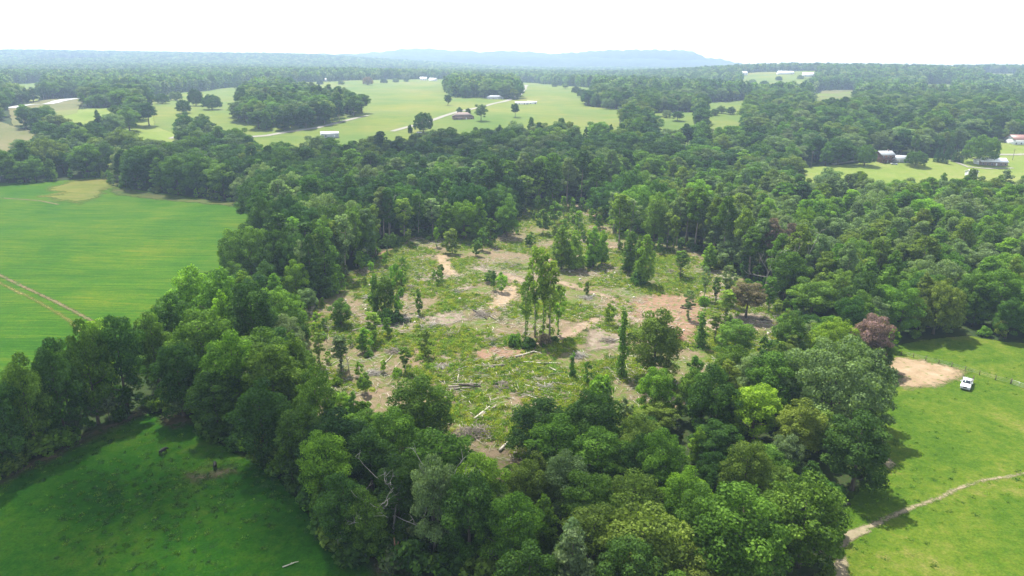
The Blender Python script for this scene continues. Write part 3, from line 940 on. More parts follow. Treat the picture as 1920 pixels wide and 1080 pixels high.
# clearing, back and sides
for a in [(PO, 1052, 506, 425, 44, 'yellow-green'), (PO, 1078, 508, 430, 36, 'bright green'), (TH, 1066, 500, 432, 32, 'olive green'),
          (PO, 1112, 502, 425, 40, 'bright green'), (PO, 1128, 497, 430, 28, 'yellow-green'), (VI, 1105, 500, 432, 22, 'bright green'),
          (PO, 1180, 512, 434, 40, 'mid green'), (PO, 1208, 534, 438, 44, 'bright green'), (VI, 1195, 524, 445, 24, 'mid green'), (SH, 1198, 534, 508, 40, 'dark green'),
          (PO, 838, 448, 380, 46, 'bright green'), (HW, 870, 450, 372, 60, 'bright green'), (PO, 898, 452, 370, 46, 'bright green'), (HW, 950, 446, 374, 50, 'mid green'),
          (SA, 920, 462, 412, 26, 'mid green'), (SA, 905, 470, 428, 22, 'mid green'), (SA, 848, 476, 432, 34, 'olive green'), (SA, 1040, 420, 378, 26, 'mid green'), (SA, 1018, 440, 392, 26, 'mid green'),
          (TH, 1160, 468, 364, 46, 'fresh green'), (HW, 1225, 462, 362, 52, 'olive green'), (TH, 1180, 462, 372, 40, 'grey-green'), (SA, 1236, 478, 446, 18, 'mid green'),
          (PO, 612, 545, 410, 66, 'mid green'), (TH, 648, 520, 402, 40, 'grey-green'), (PO, 586, 560, 440, 50, 'dark green'), (HW, 640, 612, 560, 46, 'mid green'),
          (HW, 722, 596, 520, 50, 'mid green'), (SA, 745, 590, 500, 30, 'bright green'), (SA, 705, 592, 518, 26, 'mid green'), (SH, 722, 604, 578, 44, 'mid green'), (SH, 742, 606, 582, 40, 'dark green'),
          (SA, 785, 590, 545, 18, 'mid green'), (SA, 925, 545, 508, 14, 'mid green'), (SA, 918, 530, 508, 22, 'mid green'),
          (PO, 1328, 506, 455, 36, 'bright green'), (PO, 1465, 552, 466, 44, 'bright green'), (TH, 1320, 562, 500, 18, 'grey-green'), (TH, 1340, 576, 520, 16, 'dark green'),
          (TH, 1362, 572, 498, 26, 'grey-green'), (SH, 1318, 574, 552, 22, 'bright green'),
          (PO, 560, 770, 618, 62, 'mid green'), (HW, 545, 690, 590, 66, 'grey-green'), (HW, 580, 590, 540, 40, 'grey-green'), (HW, 462, 520, 472, 42, 'grey-green'), (HW, 527, 500, 458, 40, 'grey-green'),
          (HW, 640, 800, 735, 60, 'bright green'), (PO, 665, 815, 735, 34, 'mid green'), (SH, 1125, 745, 700, 60, 'bright green'), (SA, 1100, 720, 680, 18, 'mid green'),
          (HW, 795, 845, 705, 130, 'mid green'), (HW, 1010, 855, 752, 140, 'dark green'), (HW, 1110, 830, 748, 100, 'dark green'),
          (HW, 1060, 975, 850, 95, 'grey-green'), (PO, 1018, 1040, 930, 66, 'bright green'), (HW, 1180, 1010, 890, 130, 'olive green'), (HW, 1110, 1085, 950, 130, 'olive green'),
          (HW, 815, 1035, 850, 110, 'grey-green'), (HW, 690, 1045, 920, 90, 'mid green'),
          (HW, 372, 648, 500, 95, 'bright green'), (HW, 425, 665, 505, 100, 'mid green'), (HW, 482, 700, 528, 95, 'dark green'), (HW, 335, 700, 552, 90, 'dark green'), (HW, 300, 735, 585, 80, 'mid green'),
          (HW, 390, 745, 580, 110, 'mid green'), (HW, 450, 790, 620, 115, 'bright green'), (HW, 345, 780, 640, 95, 'dark green'), (HW, 520, 800, 640, 110, 'mid green'), (HW, 410, 815, 690, 95, 'dark green'), (HW, 500, 868, 715, 110, 'dark green'),
          (HW, 570, 900, 760, 105, 'mid green'), (HW, 620, 960, 810, 110, 'bright green'), (HW, 600, 850, 690, 90, 'mid green'), (HW, 560, 740, 640, 70, 'mid green'),
          (HW, 240, 772, 592, 95, 'dark green'), (HW, 185, 795, 604, 90, 'mid green'), (HW, 125, 825, 640, 95, 'dark green'), (HW, 70, 850, 668, 95, 'mid green'), (HW, 10, 885, 705, 110, 'dark green'), (HW, 205, 738, 598, 85, 'bright green'), (HW, 130, 775, 640, 80, 'mid green'), (HW, 50, 810, 690, 90, 'mid green'),
          (PO, 430, 690, 540, 60, 'yellow-green'),
          (HW, 650, 1030, 890, 105, 'dark green'), (HW, 750, 1010, 860, 110, 'dark green'), (HW, 880, 1060, 890, 125, 'dark green'), (HW, 960, 1075, 920, 120, 'mid green'), (HW, 740, 900, 770, 110, 'mid green'), (HW, 680, 880, 770, 100, 'mid green'),
          (HW, 500, 480, 372, 70, 'dark green'), (HW, 545, 470, 362, 80, 'deep green'), (PI, 720, 450, 352, 46, 'grey-green'), (PI, 775, 420, 330, 40, 'grey-green'),
          (PO, 1390, 340, 282, 50, 'bright green'), (HW, 1830, 470, 412, 80, 'bright green'),
          (HW, 1905, 470, 385, 70, 'bright green')]:
    hand(*a)
for k_, px_ in enumerate(range(1268, 1590, 17)):
    by_ = float(np.interp(px_, [1268, 1310, 1400, 1500, 1590], [462, 474, 520, 556, 590])) - (k_ * 7 % 11)
    if 1425 < px_ < 1500 and k_ % 2 == 0: hand(PI, px_, by_ - 8, by_ - 118, 44, 'purple-brown', None, 2)
    else: hand(PI, px_, by_, by_ - 92 - (k_ * 13 % 34), 40 + (k_ * 5 % 17), ('grey-green', 'olive green', 'mid green')[k_ % 3], None, 2 if k_ % 2 else 1)
for k_, (px_, by_, tp_) in enumerate([(572, 560, 452), (598, 548, 440), (628, 520, 415), (668, 500, 398), (690, 488, 392), (705, 478, 384), (758, 452, 372), (785, 446, 362), (812, 446, 372), (985, 398, 330), (1010, 392, 325), (1040, 390, 322), (1150, 440, 360), (1250, 468, 398), (1262, 474, 405),
        (1275, 520, 470), (1290, 600, 545), (1340, 640, 588), (1360, 600, 545), (1440, 585, 520), (640, 700, 630), (600, 690, 625), (700, 640, 585), (760, 700, 650)]):
    hand(TH, px_, by_, tp_, 24 + (k_ * 7 % 16), ('grey-green', 'olive green', 'fresh green', 'mid green')[k_ % 4])
for k_, px_ in enumerate(range(900, 1150, 27)):
    by_ = 384 + (k_ * 5 % 7); hand(PI, px_, by_, by_ - 82 - (k_ * 13 % 24), 42, ('grey-green', 'dark green', 'mid green')[k_ % 3], None, 2)
# far lone trees and cedars by the farm house
hand(HW, 794, 250, 208, 42, 'dark green', 'round lone tree beside the gravel road, in front of the hay field')
hand(HW, 840, 199, 177, 17, 'deep green', 'small dark lone tree in the hay field below the island wood')
hand(HW, 966, 221, 193, 19, 'dark green', 'lone tree in the hay field in front of the white trailers')
hand(HW, 902, 228, 194, 26, 'grey-green', 'tree beside the low brown-roofed house on the gravel road')
hand(HW, 862, 216, 201, 13, 'deep green', 'smaller dark tree behind the brown-roofed house')
hand(HW, 878, 219, 202, 12, 'deep green', 'dark tree between the brown-roofed house and the gravel road')
hand(SH, 769, 250, 232, 12, 'dark green', 'small bush left of the round lone tree by the gravel road')
hand(HW, 690, 161, 143, 22, 'brown', 'brownish lone tree at the back of the hay field')
hand(HW, 398, 207, 176, 40, 'deep green', 'round dark tree, right one of the pair in the left hay field')
hand(HW, 368, 200, 166, 30, 'deep green', 'dark tree, left one of the pair in the left hay field')
hand(HW, 1835, 309, 250, 64, 'mid green', 'large spreading oak beside the long white-roofed farm house', 1)
hand(HW, 1620, 312, 270, 40, 'mid green', 'round tree on the lawn left of the red-brown house')
hand(HW, 1715, 313, 281, 42, 'dark green', 'dark rounded tree right of the red-brown house')
for k, (px, by, tp) in enumerate([(1754, 305, 278), (1762, 306, 278), (1771, 308, 277), (1776, 300, 272), (1782, 301, 273), (1788, 305, 281), (1794, 306, 281), (1800, 306, 284)]):
    hand(CE, px, by, tp, 11, 'deep green', ('dark cedar in the row by the farm oak, ' + ['first from the left', 'second from the left', 'third and tallest at the front', 'back one left of the middle', 'back one right of the middle', 'third from the right', 'second from the right', 'last before the oak'][k]), group='cedars by the farm house')

for k_, (px_, by_, tp_, w_) in enumerate([(1102, 196, 172, 30), (1118, 200, 176, 28), (1140, 206, 182, 30), (1092, 184, 166, 22), (1080, 176, 162, 20), (1060, 168, 157, 16), (1040, 164, 154, 14), (720, 157, 147, 14), (742, 156, 146, 14), (762, 155, 146, 12),
        (600, 160, 150, 14), (640, 160, 150, 14), (450, 168, 150, 22), (470, 166, 150, 20), (330, 190, 170, 26), (305, 196, 174, 28), (345, 214, 186, 30), (1352, 214, 198, 22), (1340, 218, 204, 18), (1370, 216, 200, 20),
        (1410, 160, 148, 18), (1432, 164, 150, 20), (1460, 152, 142, 14), (1500, 150, 140, 14), (1450, 170, 156, 20), (1270, 228, 208, 26), (1250, 222, 206, 20)]):
    hand(HW, px_, by_, tp_, w_, ('dark green', 'deep green', 'grey-green')[k_ % 3])
WOODS_IN = {   # woods standing inside an open field
 'field_wood': poly_world([(430, 222), (470, 240), (500, 249), (560, 246), (620, 236), (690, 214), (697, 190, 18), (660, 172, 18), (620, 168, 18), (540, 152, 18), (480, 150, 18), (452, 160, 18), (436, 192, 18)]),
 'island_wood': poly_world([(835, 172), (838, 183), (870, 186), (905, 186), (975, 189), (978, 150, 18), (920, 138, 18), (860, 138, 18), (832, 148, 18)]),
}

def scatter(y0, y1, s, margin, rng, wide=.8):
    ys = np.arange(y0, y1, s * .87)
    P = []
    for i, y in enumerate(ys):
        w = wide * y + 25
        xs = np.arange(-w, w, s) + (s / 2 if i % 2 else 0)
        P.append(np.stack([xs, np.full(len(xs), y)], 1))
    P = np.vstack(P)
    P = P + rng.uniform(-.36, .36, P.shape) * s
    ok = np.ones(len(P), bool)
    for k, poly in OPEN.items():
        lo = poly.min(0) - margin; hi = poly.max(0) + margin
        m = (P >= lo).all(1) & (P <= hi).all(1) & ok
        idx = np.where(m)[0]
        if not len(idx): continue
        sd = signed_dist(P[idx], poly)
        bad = sd > -margin
        if k == 'far_field':
            for wp in WOODS_IN.values():
                bad &= ~(signed_dist(P[idx], wp) > 1)
        ok[idx[bad]] = False
    return P[ok]

def clear_of_hand(P, f=.72):
    ok = np.ones(len(P), bool)
    for t in TREES:
        if t.get('hand') and t['kind'] in (HW, PO):
            ok &= (P[:, 0] - t['x']) ** 2 + (P[:, 1] - t['y']) ** 2 > (f * t['R'] + 2.0) ** 2
    return P[ok]

BUILD_XY = [U(*p) for p in [(1655, 300), (1692, 303), (1850, 306), (1912, 272), (615, 262), (988, 197), (1003, 197), (872, 224), (1819, 330), (1768, 303), (1788, 303)]]
def clear_of_builds(P, r=16):
    ok = np.ones(len(P), bool)
    for b in BUILD_XY:
        ok &= ((P - b) ** 2).sum(1) > r * r
    return P[ok]

def pick_kind(px, py, y, rng):
    """which kind and colour of tree grows there, after the look of that part of the photograph"""
    r = rng.random()
    if y > 430:
        k = HW if r < .8 else (PO if r < .9 else PI)
        tt = rng.choice(['dark green', 'mid green', 'grey-green', 'deep green', 'olive green'], p=[.36, .26, .16, .12, .1])
    elif px > 1230 and py < 560:                 # the pine wood on the right
        k = PI if r < .45 else (HW if r < .88 else PO)
        tt = rng.choice(['grey-green', 'olive green', 'mid green', 'bright green', 'dark green'], p=[.44, .2, .2, .13, .03])
    elif px > 1180 and py < 680:                 # edge trees between pine wood and pasture
        k = HW if r < .7 else PO
        tt = rng.choice(['mid green', 'bright green', 'grey-green', 'olive green', 'dark green'], p=[.38, .2, .15, .15, .12])
    elif py < 480:                               # wood behind the clearing
        k = HW if r < .62 else (PI if r < .84 else PO)
        tt = rng.choice(['deep green', 'dark green', 'mid green', 'grey-green'], p=[.24, .36, .26, .14])
    elif px < 640:                               # left stands
        k = HW if r < .72 else PO
        tt = rng.choice(['dark green', 'mid green', 'bright green', 'deep green'], p=[.42, .32, .12, .14])
    else:
        k = HW if r < .74 else PO
        tt = rng.choice(['dark green', 'mid green', 'olive green', 'grey-green', 'bright green'], p=[.34, .32, .15, .1, .09])
    return k, str(tt)

rng = np.random.default_rng(5)
near = clear_of_builds(clear_of_hand(np.vstack([scatter(72, 205, 8.6, 2.0, rng), scatter(205, 440, 10.2, 2.0, rng)])))
mid = clear_of_builds(clear_of_hand(scatter(440, 1050, 12.0, 3.0, rng)))
mid = mid[~((signed_dist(mid, PARK) > 0) & (rng.random(len(mid)) < .42))]
for P in (near, mid):
    z = terrain(P[:, 0], P[:, 1])
    px, py, dep = project(np.column_stack([P, z]))
    for i in range(len(P)):
        k, tt = pick_kind(px[i], py[i], P[i, 1], rng)
        y = P[i, 1]
        if y < 125: H = rng.uniform(11.5, 16.5)
        elif y < 230: H = rng.uniform(12, 18.5)
        elif px[i] > 1230: H = rng.uniform(15, 21)
        elif y < 440: H = rng.uniform(17, 25)
        else: H = rng.uniform(15, 23)
        if k == HW: Rr = H * rng.uniform(.32, .5)
        elif k == PO: Rr = H * rng.uniform(.2, .29)
        else: Rr = H * rng.uniform(.2, .3); H *= 1.04
        if y > 250 and rng.random() < .18: H *= .72
        if y > 205: Rr *= rng.choice([.95, 1.1, 1.35])
        TREES.append(dict(kind=k, x=P[i, 0], y=y, H=H, R=Rr, tint=tt, hand=False))
# bushes and saplings along the wood edges and scattered in the clearing
def edge_points(poly, step, off, rng, jit=1.5):
    out = []
    n = len(poly)
    for i in range(n):
        a, b = poly[i], poly[(i + 1) % n]
        L = np.linalg.norm(b - a)
        if L < 1e-6: continue
        for k in range(int(L / step)):
            t = (k + rng.random()) * step / L
            q = a + (b - a) * min(t, 1)
            nrm = np.array([-(b - a)[1], (b - a)[0]]) / L
            s = 1 if signed_dist(np.array([q + nrm * .5]), poly)[0] < 0 else -1
            out.append(q + nrm * s * (off + rng.uniform(-jit, jit)))
    return np.array(out)
EDGE_SKIP = 470
for key, step in (('pasture', 2.4), ('right_pasture', 6), ('meadow', 6), ('clearing', 3.2)):
    E = edge_points(OPEN[key], step, 1.6, rng, 4.5 if key == 'clearing' else 1.5)
    for q in E:
        if q[1] < 75 or q[1] > EDGE_SKIP: continue
        if max(signed_dist(np.array([q]), p)[0] for p in OPEN.values()) > (4.5 if key == 'clearing' else 1.2): continue
        k = SH if rng.random() < .62 else SA
        H = rng.uniform(2.0, 4.2) * (1.45 if key == 'pasture' else 1) if k == SH else rng.uniform(4.5, 8)
        TREES.append(dict(kind=k, x=q[0], y=q[1], H=H, R=H * (rng.uniform(.6, .9) if k == SH else rng.uniform(.22, .32)),
                          tint=str(rng.choice(['dark green', 'mid green', 'bright green', 'olive green', 'grey-green'], p=[.34, .34, .12, .12, .08])), hand=False))
lo, hi = OPEN['clearing'].min(0), OPEN['clearing'].max(0)
Q = rng.uniform(lo, hi, (1500, 2))
Q = Q[signed_dist(Q, OPEN['clearing']) > 1.0]
zq = terrain(Q[:, 0], Q[:, 1]); qx, qy, _ = project(np.column_stack([Q, zq]))
for i in range(len(Q)):
    # thick regrowth at the left and back, thin elsewhere
    dens = .75 if (qx[i] < 760 and qy[i] > 470) else (.7 if qy[i] < 470 else .05)
    left_ = (qx[i] < 780 and qy[i] > 470) or qy[i] < 470
    if rng.random() > dens * (.62 if left_ else .5): continue
    r_ = rng.random(); k = SA if r_ < .55 else (TH if r_ < .7 and left_ else SH)
    H = rng.uniform(2.5, 7.5) if k == SA else (rng.uniform(7, 12) if k == TH else rng.uniform(.9, 2.4))
    TREES.append(dict(kind=k, x=Q[i, 0], y=Q[i, 1], H=H, R=H * (.28 if k == SA else (.17 if k == TH else .8)), tint=str(rng.choice(['mid green', 'bright green', 'dark green', 'olive green', 'yellow-green'], p=[.3, .4, .02, .14, .14])), hand=False))

# apparent size decides which are built one by one
X = np.array([[t['x'], t['y']] for t in TREES]); Z = terrain(X[:, 0], X[:, 1])
HH = np.array([t['H'] for t in TREES])
bx, by, dep = project(np.column_stack([X, Z])); tx, ty, _ = project(np.column_stack([X, Z + HH]))
for i, t in enumerate(TREES):
    t['z'] = float(Z[i]); t['px'] = float(tx[i]); t['py'] = float(.5 * (by[i] + ty[i])); t['base_py'] = float(by[i]); t['top_py'] = float(ty[i]); t['dep'] = float(dep[i])
    rp = t['R'] / dep[i] * F_PX
    t['rpx'] = rp
    seen = -rp * .5 < t['px'] < 1920 + rp * .5 and ty[i] < 1075 and by[i] > 60
    t['score'] = (rp * max(by[i] - ty[i], 1)) * (1 if seen else 0)
front = [t for t in TREES if t['hand'] and t.get('label')]
def hides(t):
    for h in front:
        if t['dep'] < h['dep'] - 1 and abs(t['px'] - h['px']) < .8 * (t['rpx'] + h['rpx']) and t['top_py'] < h['base_py'] - .25 * (h['base_py'] - h['top_py']) and t['base_py'] > h['base_py'] and t['y'] > h['y'] - 60:
            return True
    return False
for t in TREES:
    if not t['hand'] and t['kind'] in (HW, PO, PI) and hides(t):
        t['H'] *= .58; t['R'] *= .82
IND, REST = [], []
CAP = 290
for k in PROTO:
    L = sorted([t for t in TREES if t['kind'] == k], key=lambda t: (not t['hand'], -t['score']))
    n_ok = 0
    for t in L:
        if n_ok < CAP and t['score'] > 60: IND.append(t); n_ok += 1
        else: REST.append(t)

# ------------------------------------------------------------------ labels of the trees
NOUN = {HW: 'broadleaf tree', PO: 'upright leafy tree', PI: 'pine', SA: 'sapling', TH: 'thin tall tree', VI: 'vine-covered trunk', SH: 'bush', CE: 'cedar'}
CAT = {HW: 'tree', PO: 'tree', PI: 'pine tree', SA: 'sapling', TH: 'tree', VI: 'tree', SH: 'bush', CE: 'cedar'}
MARKS = [('the red-brown dying tree', 1625, 640), ('the domed grey-green tree', 1555, 700), ('the bright clay patch', 1740, 700), ('the white pickup', 1810, 725),
         ('the footpath', 1660, 975), ('the brown withered tree', 1400, 560), ('the dark log heap', 1290, 582), ('the mid-clearing clump', 1005, 560),
         ('the upper clay patch', 832, 500), ('the middle clay patch', 940, 560), ('the long pale log', 1000, 665), ('the grey log stack', 870, 728),
         ('the two black cows', 355, 860), ('the rusty broken trunk', 745, 1035), ('the creek glint', 930, 1034), ('the bone-white dead tree', 690, 970),
         ('the left meadow track', 120, 575), ('the dry grass patch', 150, 358), ('the white-roofed shed', 618, 250), ('the round roadside tree', 794, 228),
         ('the red-brown house', 1658, 292), ('the big farm oak', 1835, 285), ('the bright poplar pair', 1195, 480), ('the twin bright poplars', 870, 410),
         ('the pasture corner', 310, 780), ('the meadow edge', 478, 430), ('the pale thin tree', 1160, 420), ('the right skid track', 1130, 598), ('the far clay strip', 1115, 405)]
def place_phrase(t):
    best = min(MARKS, key=lambda m: (m[1] - t['px']) ** 2 + ((m[2] - t['py']) * 1.6) ** 2)
    dx, dy = t['px'] - best[1], t['py'] - best[2]
    d = math.hypot(dx, dy)
    near_ = 'just ' if d < 55 else ('' if d < 150 else 'well ')
    if abs(dx) > 2.2 * abs(dy): w = 'left of' if dx < 0 else 'right of'
    elif abs(dy) > 2.2 * abs(dx): w = 'behind' if dy < 0 else 'in front of'
    elif dy < 0: w = 'behind and left of' if dx < 0 else 'behind and right of'
    else: w = 'in front and left of' if dx < 0 else 'in front and right of'
    return near_ + w + ' ' + best[0]
def zone(t):
    if t['y'] > 440: return 'far woods'
    if t['px'] > 1230 and t['base_py'] < 560: return 'pine wood on the right'
    if t['px'] > 1180 and t['base_py'] < 680: return 'wood edge by the bright pasture'
    if t['base_py'] < 480: return 'wood behind the clearing'
    if t['px'] < 300: return 'tree row between the fields'
    if t['px'] < 640: return 'stand left of the clearing'
    return 'wood in front of the clearing'
def size_word(t):
    k, H, Rr = t['kind'], t['H'], t['R']
    if k == HW: return 'wide' if Rr > H * .33 else ('tall' if H > 19 else ('small' if H < 13.5 else 'rounded'))
    if k in (PO, PI): return 'tall' if H > 19 else ('short' if H < 14 else 'slim')
    if k == SH: return 'low' if H < 2.2 else 'broad'
    if k == SA: return 'small' if H < 5 else 'taller'
    return 'slender'
for t in IND:
    t['base_label'] = f"{size_word(t)} {t['tint']} {NOUN[t['kind']]}"
    t['place'] = place_phrase(t)
    t['zone'] = zone(t)
XY = np.array([[t['px'], t['py']] for t in IND])
def neighbour(t, i, rank=0):
    d = ((XY - XY[i]) ** 2).sum(1); d[i] = 1e18
    j = np.argsort(d)[rank]
    u = IND[j]
    w = 'right of' if t['px'] > u['px'] else 'left of'
    if abs(t['py'] - u['py']) > 1.2 * abs(t['px'] - u['px']): w = 'above' if t['py'] < u['py'] else 'below'
    return f"{w} a {u['tint']} {NOUN[u['kind']].split()[-1]}"
seen_lab = {}
for i, t in enumerate(IND):
    if not t.get('label'): t['label'] = f"{t['base_label']} {t['place']}"
def dup_sets():
    d = {}
    for i, t in enumerate(IND): d.setdefault(t['label'], []).append(i)
    return {k: v for k, v in d.items() if len(v) > 1}
def cut16(s):
    return ' '.join(s.split()[:16])
for rank in (0, 1, 2, 3):
    for lab, ids in dup_sets().items():
        for i in ids:
            t = IND[i]
            new = f"{t['base_label']} {t['place']}, {neighbour(t, i, rank)}"
            if len(new.split()) <= 16: t['label'] = new
for lab, ids in dup_sets().items():          # still alike: tell them apart by their order from left to right
    ids = sorted(ids, key=lambda i: IND[i]['px'])
    nth = ['second from left', 'third from left', 'fourth from left', 'fifth from left', 'sixth from left', 'seventh from left', 'eighth from left', 'ninth from left']
    words_ = ['leftmost', 'middle', 'rightmost'] if len(ids) == 3 else ['leftmost'] + nth[:len(ids) - 2] + ['rightmost']
    for w, i in zip(words_, ids):
        t = IND[i]
        new = f"{w} {lab}"
        if len(new.split()) > 16: new = f"{w} {t['base_label']} {t['place']}"
        if len(new.split()) > 16: new = f"{w} {t['tint']} {NOUN[t['kind']]} {t['place']}"
        if len(new.split()) > 16: new = new.replace(' well ', ' ').replace(' just ', ' ').replace(' leafy ', ' ').replace(' broadleaf ', ' ')
        t['label'] = new
for t in IND:
    if not t.get('group'): t['group'] = {HW: 'broadleaf trees', PO: 'upright trees', PI: 'pines', SA: 'saplings', TH: 'thin tall trees', VI: 'vine-covered trunks', SH: 'bushes', CE: 'cedars'}[t['kind']] + ' of the ' + t['zone']

# ------------------------------------------------------------------ plant the single trees
def plant(t, rng):
    v = t['variant'] if t.get('variant') is not None else int(rng.integers(len(PROTO[t['kind']])))
    if t['kind'] == HW: v = (6 + int(t['x']) % 2) if t['R'] > 7.6 else (v % 4 if t['y'] < 200 else v % 6)
    tm, cm, H0, R0 = PROTO[t['kind']][v]
    root = bpy.data.objects.new(t['kind'], None)
    root.empty_display_size = .5
    COL.objects.link(root)
    root.location = (t['x'], t['y'], t['z'])
    root.rotation_euler = (0, 0, rng.uniform(0, 6.28))
    sx = t['R'] / R0
    tag(root, t['label'], CAT[t['kind']], t['group'])
    sc = (sx * rng.uniform(.92, 1.08), sx * rng.uniform(.92, 1.08), t['H'] / H0)
    for nm, me in (('stem' if t['kind'] == SH else 'trunk', tm), ('crown', cm)):
        o = bpy.data.objects.new(nm, me)
        o.parent = root
        o.scale = sc
        COL.objects.link(o)
        if nm == 'crown': o['tint'] = tinted(t['tint'], rng)
    return root
rng = np.random.default_rng(21)
for t in IND: plant(t, rng)

# ------------------------------------------------------------------ the rest of the woods: one object per kind
def gn_scatter(name, pts, rot, scale, tint, variant, proto_objs, label, cat):
    me = bpy.data.meshes.new(name)
    me.vertices.add(len(pts))
    me.vertices.foreach_set('co', np.asarray(pts, np.float32).ravel())
    a = me.attributes.new('rotz', 'FLOAT', 'POINT'); a.data.foreach_set('value', np.asarray(rot, np.float32))
    a = me.attributes.new('size', 'FLOAT_VECTOR', 'POINT'); a.data.foreach_set('vector', np.asarray(scale, np.float32).ravel())
    a = me.attributes.new('tint', 'FLOAT_VECTOR', 'POINT'); a.data.foreach_set('vector', np.asarray(tint, np.float32).ravel())
    a = me.attributes.new('variant', 'INT', 'POINT'); a.data.foreach_set('value', np.asarray(variant, np.int32))
    o = link(name, me)
    ng = bpy.data.node_groups.new(name + '_nodes', 'GeometryNodeTree')
    ng.interface.new_socket('Geometry', in_out='INPUT', socket_type='NodeSocketGeometry')
    ng.interface.new_socket('Geometry', in_out='OUTPUT', socket_type='NodeSocketGeometry')
    gi = ng.nodes.new('NodeGroupInput'); go = ng.nodes.new('NodeGroupOutput')
    jn = ng.nodes.new('GeometryNodeJoinGeometry')
    def attr(nm, typ):
        n = ng.nodes.new('GeometryNodeInputNamedAttribute'); n.data_type = typ
        n.inputs['Name'].default_value = nm
        return n.outputs['Attribute']
    rz = attr('rotz', 'FLOAT'); sz = attr('size', 'FLOAT_VECTOR'); va = attr('variant', 'INT')
    cx_ = ng.nodes.new('ShaderNodeCombineXYZ'); ng.links.new(rz, cx_.inputs['Z'])
    for i, po in enumerate(proto_objs):
        cmp_ = ng.nodes.new('FunctionNodeCompare'); cmp_.data_type = 'INT'; cmp_.operation = 'EQUAL'
        ins = [s for s in cmp_.inputs if s.type == 'INT']
        ng.links.new(va, ins[0]); ins[1].default_value = i
        oi = ng.nodes.new('GeometryNodeObjectInfo'); oi.inputs['Object'].default_value = po
        oi.inputs['As Instance'].default_value = True
        ip = ng.nodes.new('GeometryNodeInstanceOnPoints')
        ng.links.new(gi.outputs[0], ip.inputs['Points'])
        ng.links.new(cmp_.outputs[0], ip.inputs['Selection'])
        ng.links.new(oi.outputs['Geometry'], ip.inputs['Instance'])
        ng.links.new(cx_.outputs[0], ip.inputs['Rotation'])
        ng.links.new(sz, ip.inputs['Scale'])
        ng.links.new(ip.outputs[0], jn.inputs[0])
    ng.links.new(jn.outputs[0], go.inputs[0])
    md = o.modifiers.new('scatter', 'NODES'); md.node_group = ng
    return tag(o, label, cat, kind='stuff')

def joined_proto(name, tm, cm):
    """trunk and crown as one mesh, for the scattered woods"""
    bm = bmesh.new(); bm.from_mesh(tm); nt = len(bm.faces)
    me = bpy.data.meshes.new(name)
    nv = len(tm.vertices)
    Vt = np.empty(nv * 3, np.float32); tm.vertices.foreach_get('co', Vt)
    Vc = np.empty(len(cm.vertices) * 3, np.float32); cm.vertices.foreach_get('co', Vc)
    lv = np.empty(len(cm.polygons), np.float32); cm.attributes['lv'].data.foreach_get('value', lv)
    faces = [tuple(p.vertices) for p in tm.polygons] + [tuple(v + nv for v in p.vertices) for p in cm.polygons]
    m = mesh_np(name, np.vstack([Vt.reshape(-1, 3), Vc.reshape(-1, 3)]), faces, {'lv': np.concatenate([np.zeros(nt), lv])})
    m.materials.append(tm.materials[0]); m.materials.append(M['leaf'])
    mi = np.concatenate([np.zeros(nt, np.int32), np.ones(len(lv), np.int32)])
    m.polygons.foreach_set('material_index', mi)
    bm.free()
    return bpy.data.objects.new(name, m)      # not linked: only instanced

STUFF_LABEL = {HW: ('broadleaf_woods', 'dense broadleaf woods filling the ground behind the nearer trees', 'woods'), PO: ('poplar_woods', 'upright leafy trees mixed through the distant woods', 'woods'),
               PI: ('pine_woods', 'pines standing among the more distant woods', 'woods'), SA: ('sapling_thicket', 'small saplings growing too thickly to count', 'thicket'), SH: ('bushes', 'low bushes along the wood edges', 'undergrowth')}
for k in (HW, PO, PI, SA, SH):
    L = [t for t in REST if t['kind'] == k]
    if not L: continue
    po = [joined_proto(k + '_source', a[0], a[1]) for a in PROTO[k]]
    v = rng.integers(0, 6 if k == HW else len(po), len(L))
    H0 = [PROTO[k][j][2] for j in v]; R0 = [PROTO[k][j][3] for j in v]
    nm, lb, ct = STUFF_LABEL[k]
    gn_scatter(nm, [(t['x'], t['y'], t['z']) for t in L], rng.uniform(0, 6.28, len(L)),
               [(t['R'] / r0, t['R'] / r0, t['H'] / h0) for t, h0, r0 in zip(L, H0, R0)],
               [tinted(t['tint'], rng) for t in L], v, po, lb, ct)

# far woods, to the horizon
def far_proto(seed):
    g = np.random.default_rng(seed)
    P = sphere_pts(13, g, -.3) * g.uniform(.75, 1.05, 13)[:, None]
    lob = np.column_stack([P[:, 0] * 4.5, P[:, 1] * 4.5, 10 + P[:, 2] * 6.5, g.uniform(1.8, 3.0, 13), np.full(13, .9)])
    low = np.array([[0, 0, 5, 4.5, 1.0]])
    return bpy.data.objects.new('far_crown_source', crown_mesh('crown', np.vstack([lob, low]), 330, 2.1, .8, seed, hollow=.7))
FP = [far_proto(900 + i) for i in range(5)]
def far_woods(name, y0, y1, s, smin, smax, label, seed):
    g = np.random.default_rng(seed)
    P = scatter(y0, y1, s, 6, g, .78)
    z = terrain(P[:, 0], P[:, 1])
    # thin out by a slow pattern: bare fields and hedgerows between woods
    pat = np.sin(P[:, 0] / 260 + .3 * np.sin(P[:, 1] / 200)) * np.sin(P[:, 1] / 330 + P[:, 0] / 900) 
    keep = (pat > -.82)
    P = P[keep]; z = z[keep]
    n = len(P)
    sc = g.uniform(smin, smax, n)
    size = np.stack([sc, sc, np.minimum(sc, 1.25) * g.uniform(.85, 1.2, n)], 1)
    names = ['dark green', 'mid green', 'grey-green', 'deep green', 'olive green']
    cols = [tinted(names[i], g) for i in g.choice(5, n, p=[.36, .24, .18, .14, .08])]
    gn_scatter(name, np.column_stack([P, z]), g.uniform(0, 6.28, n), size, cols, g.integers(0, 5, n), FP, label, 'woods')
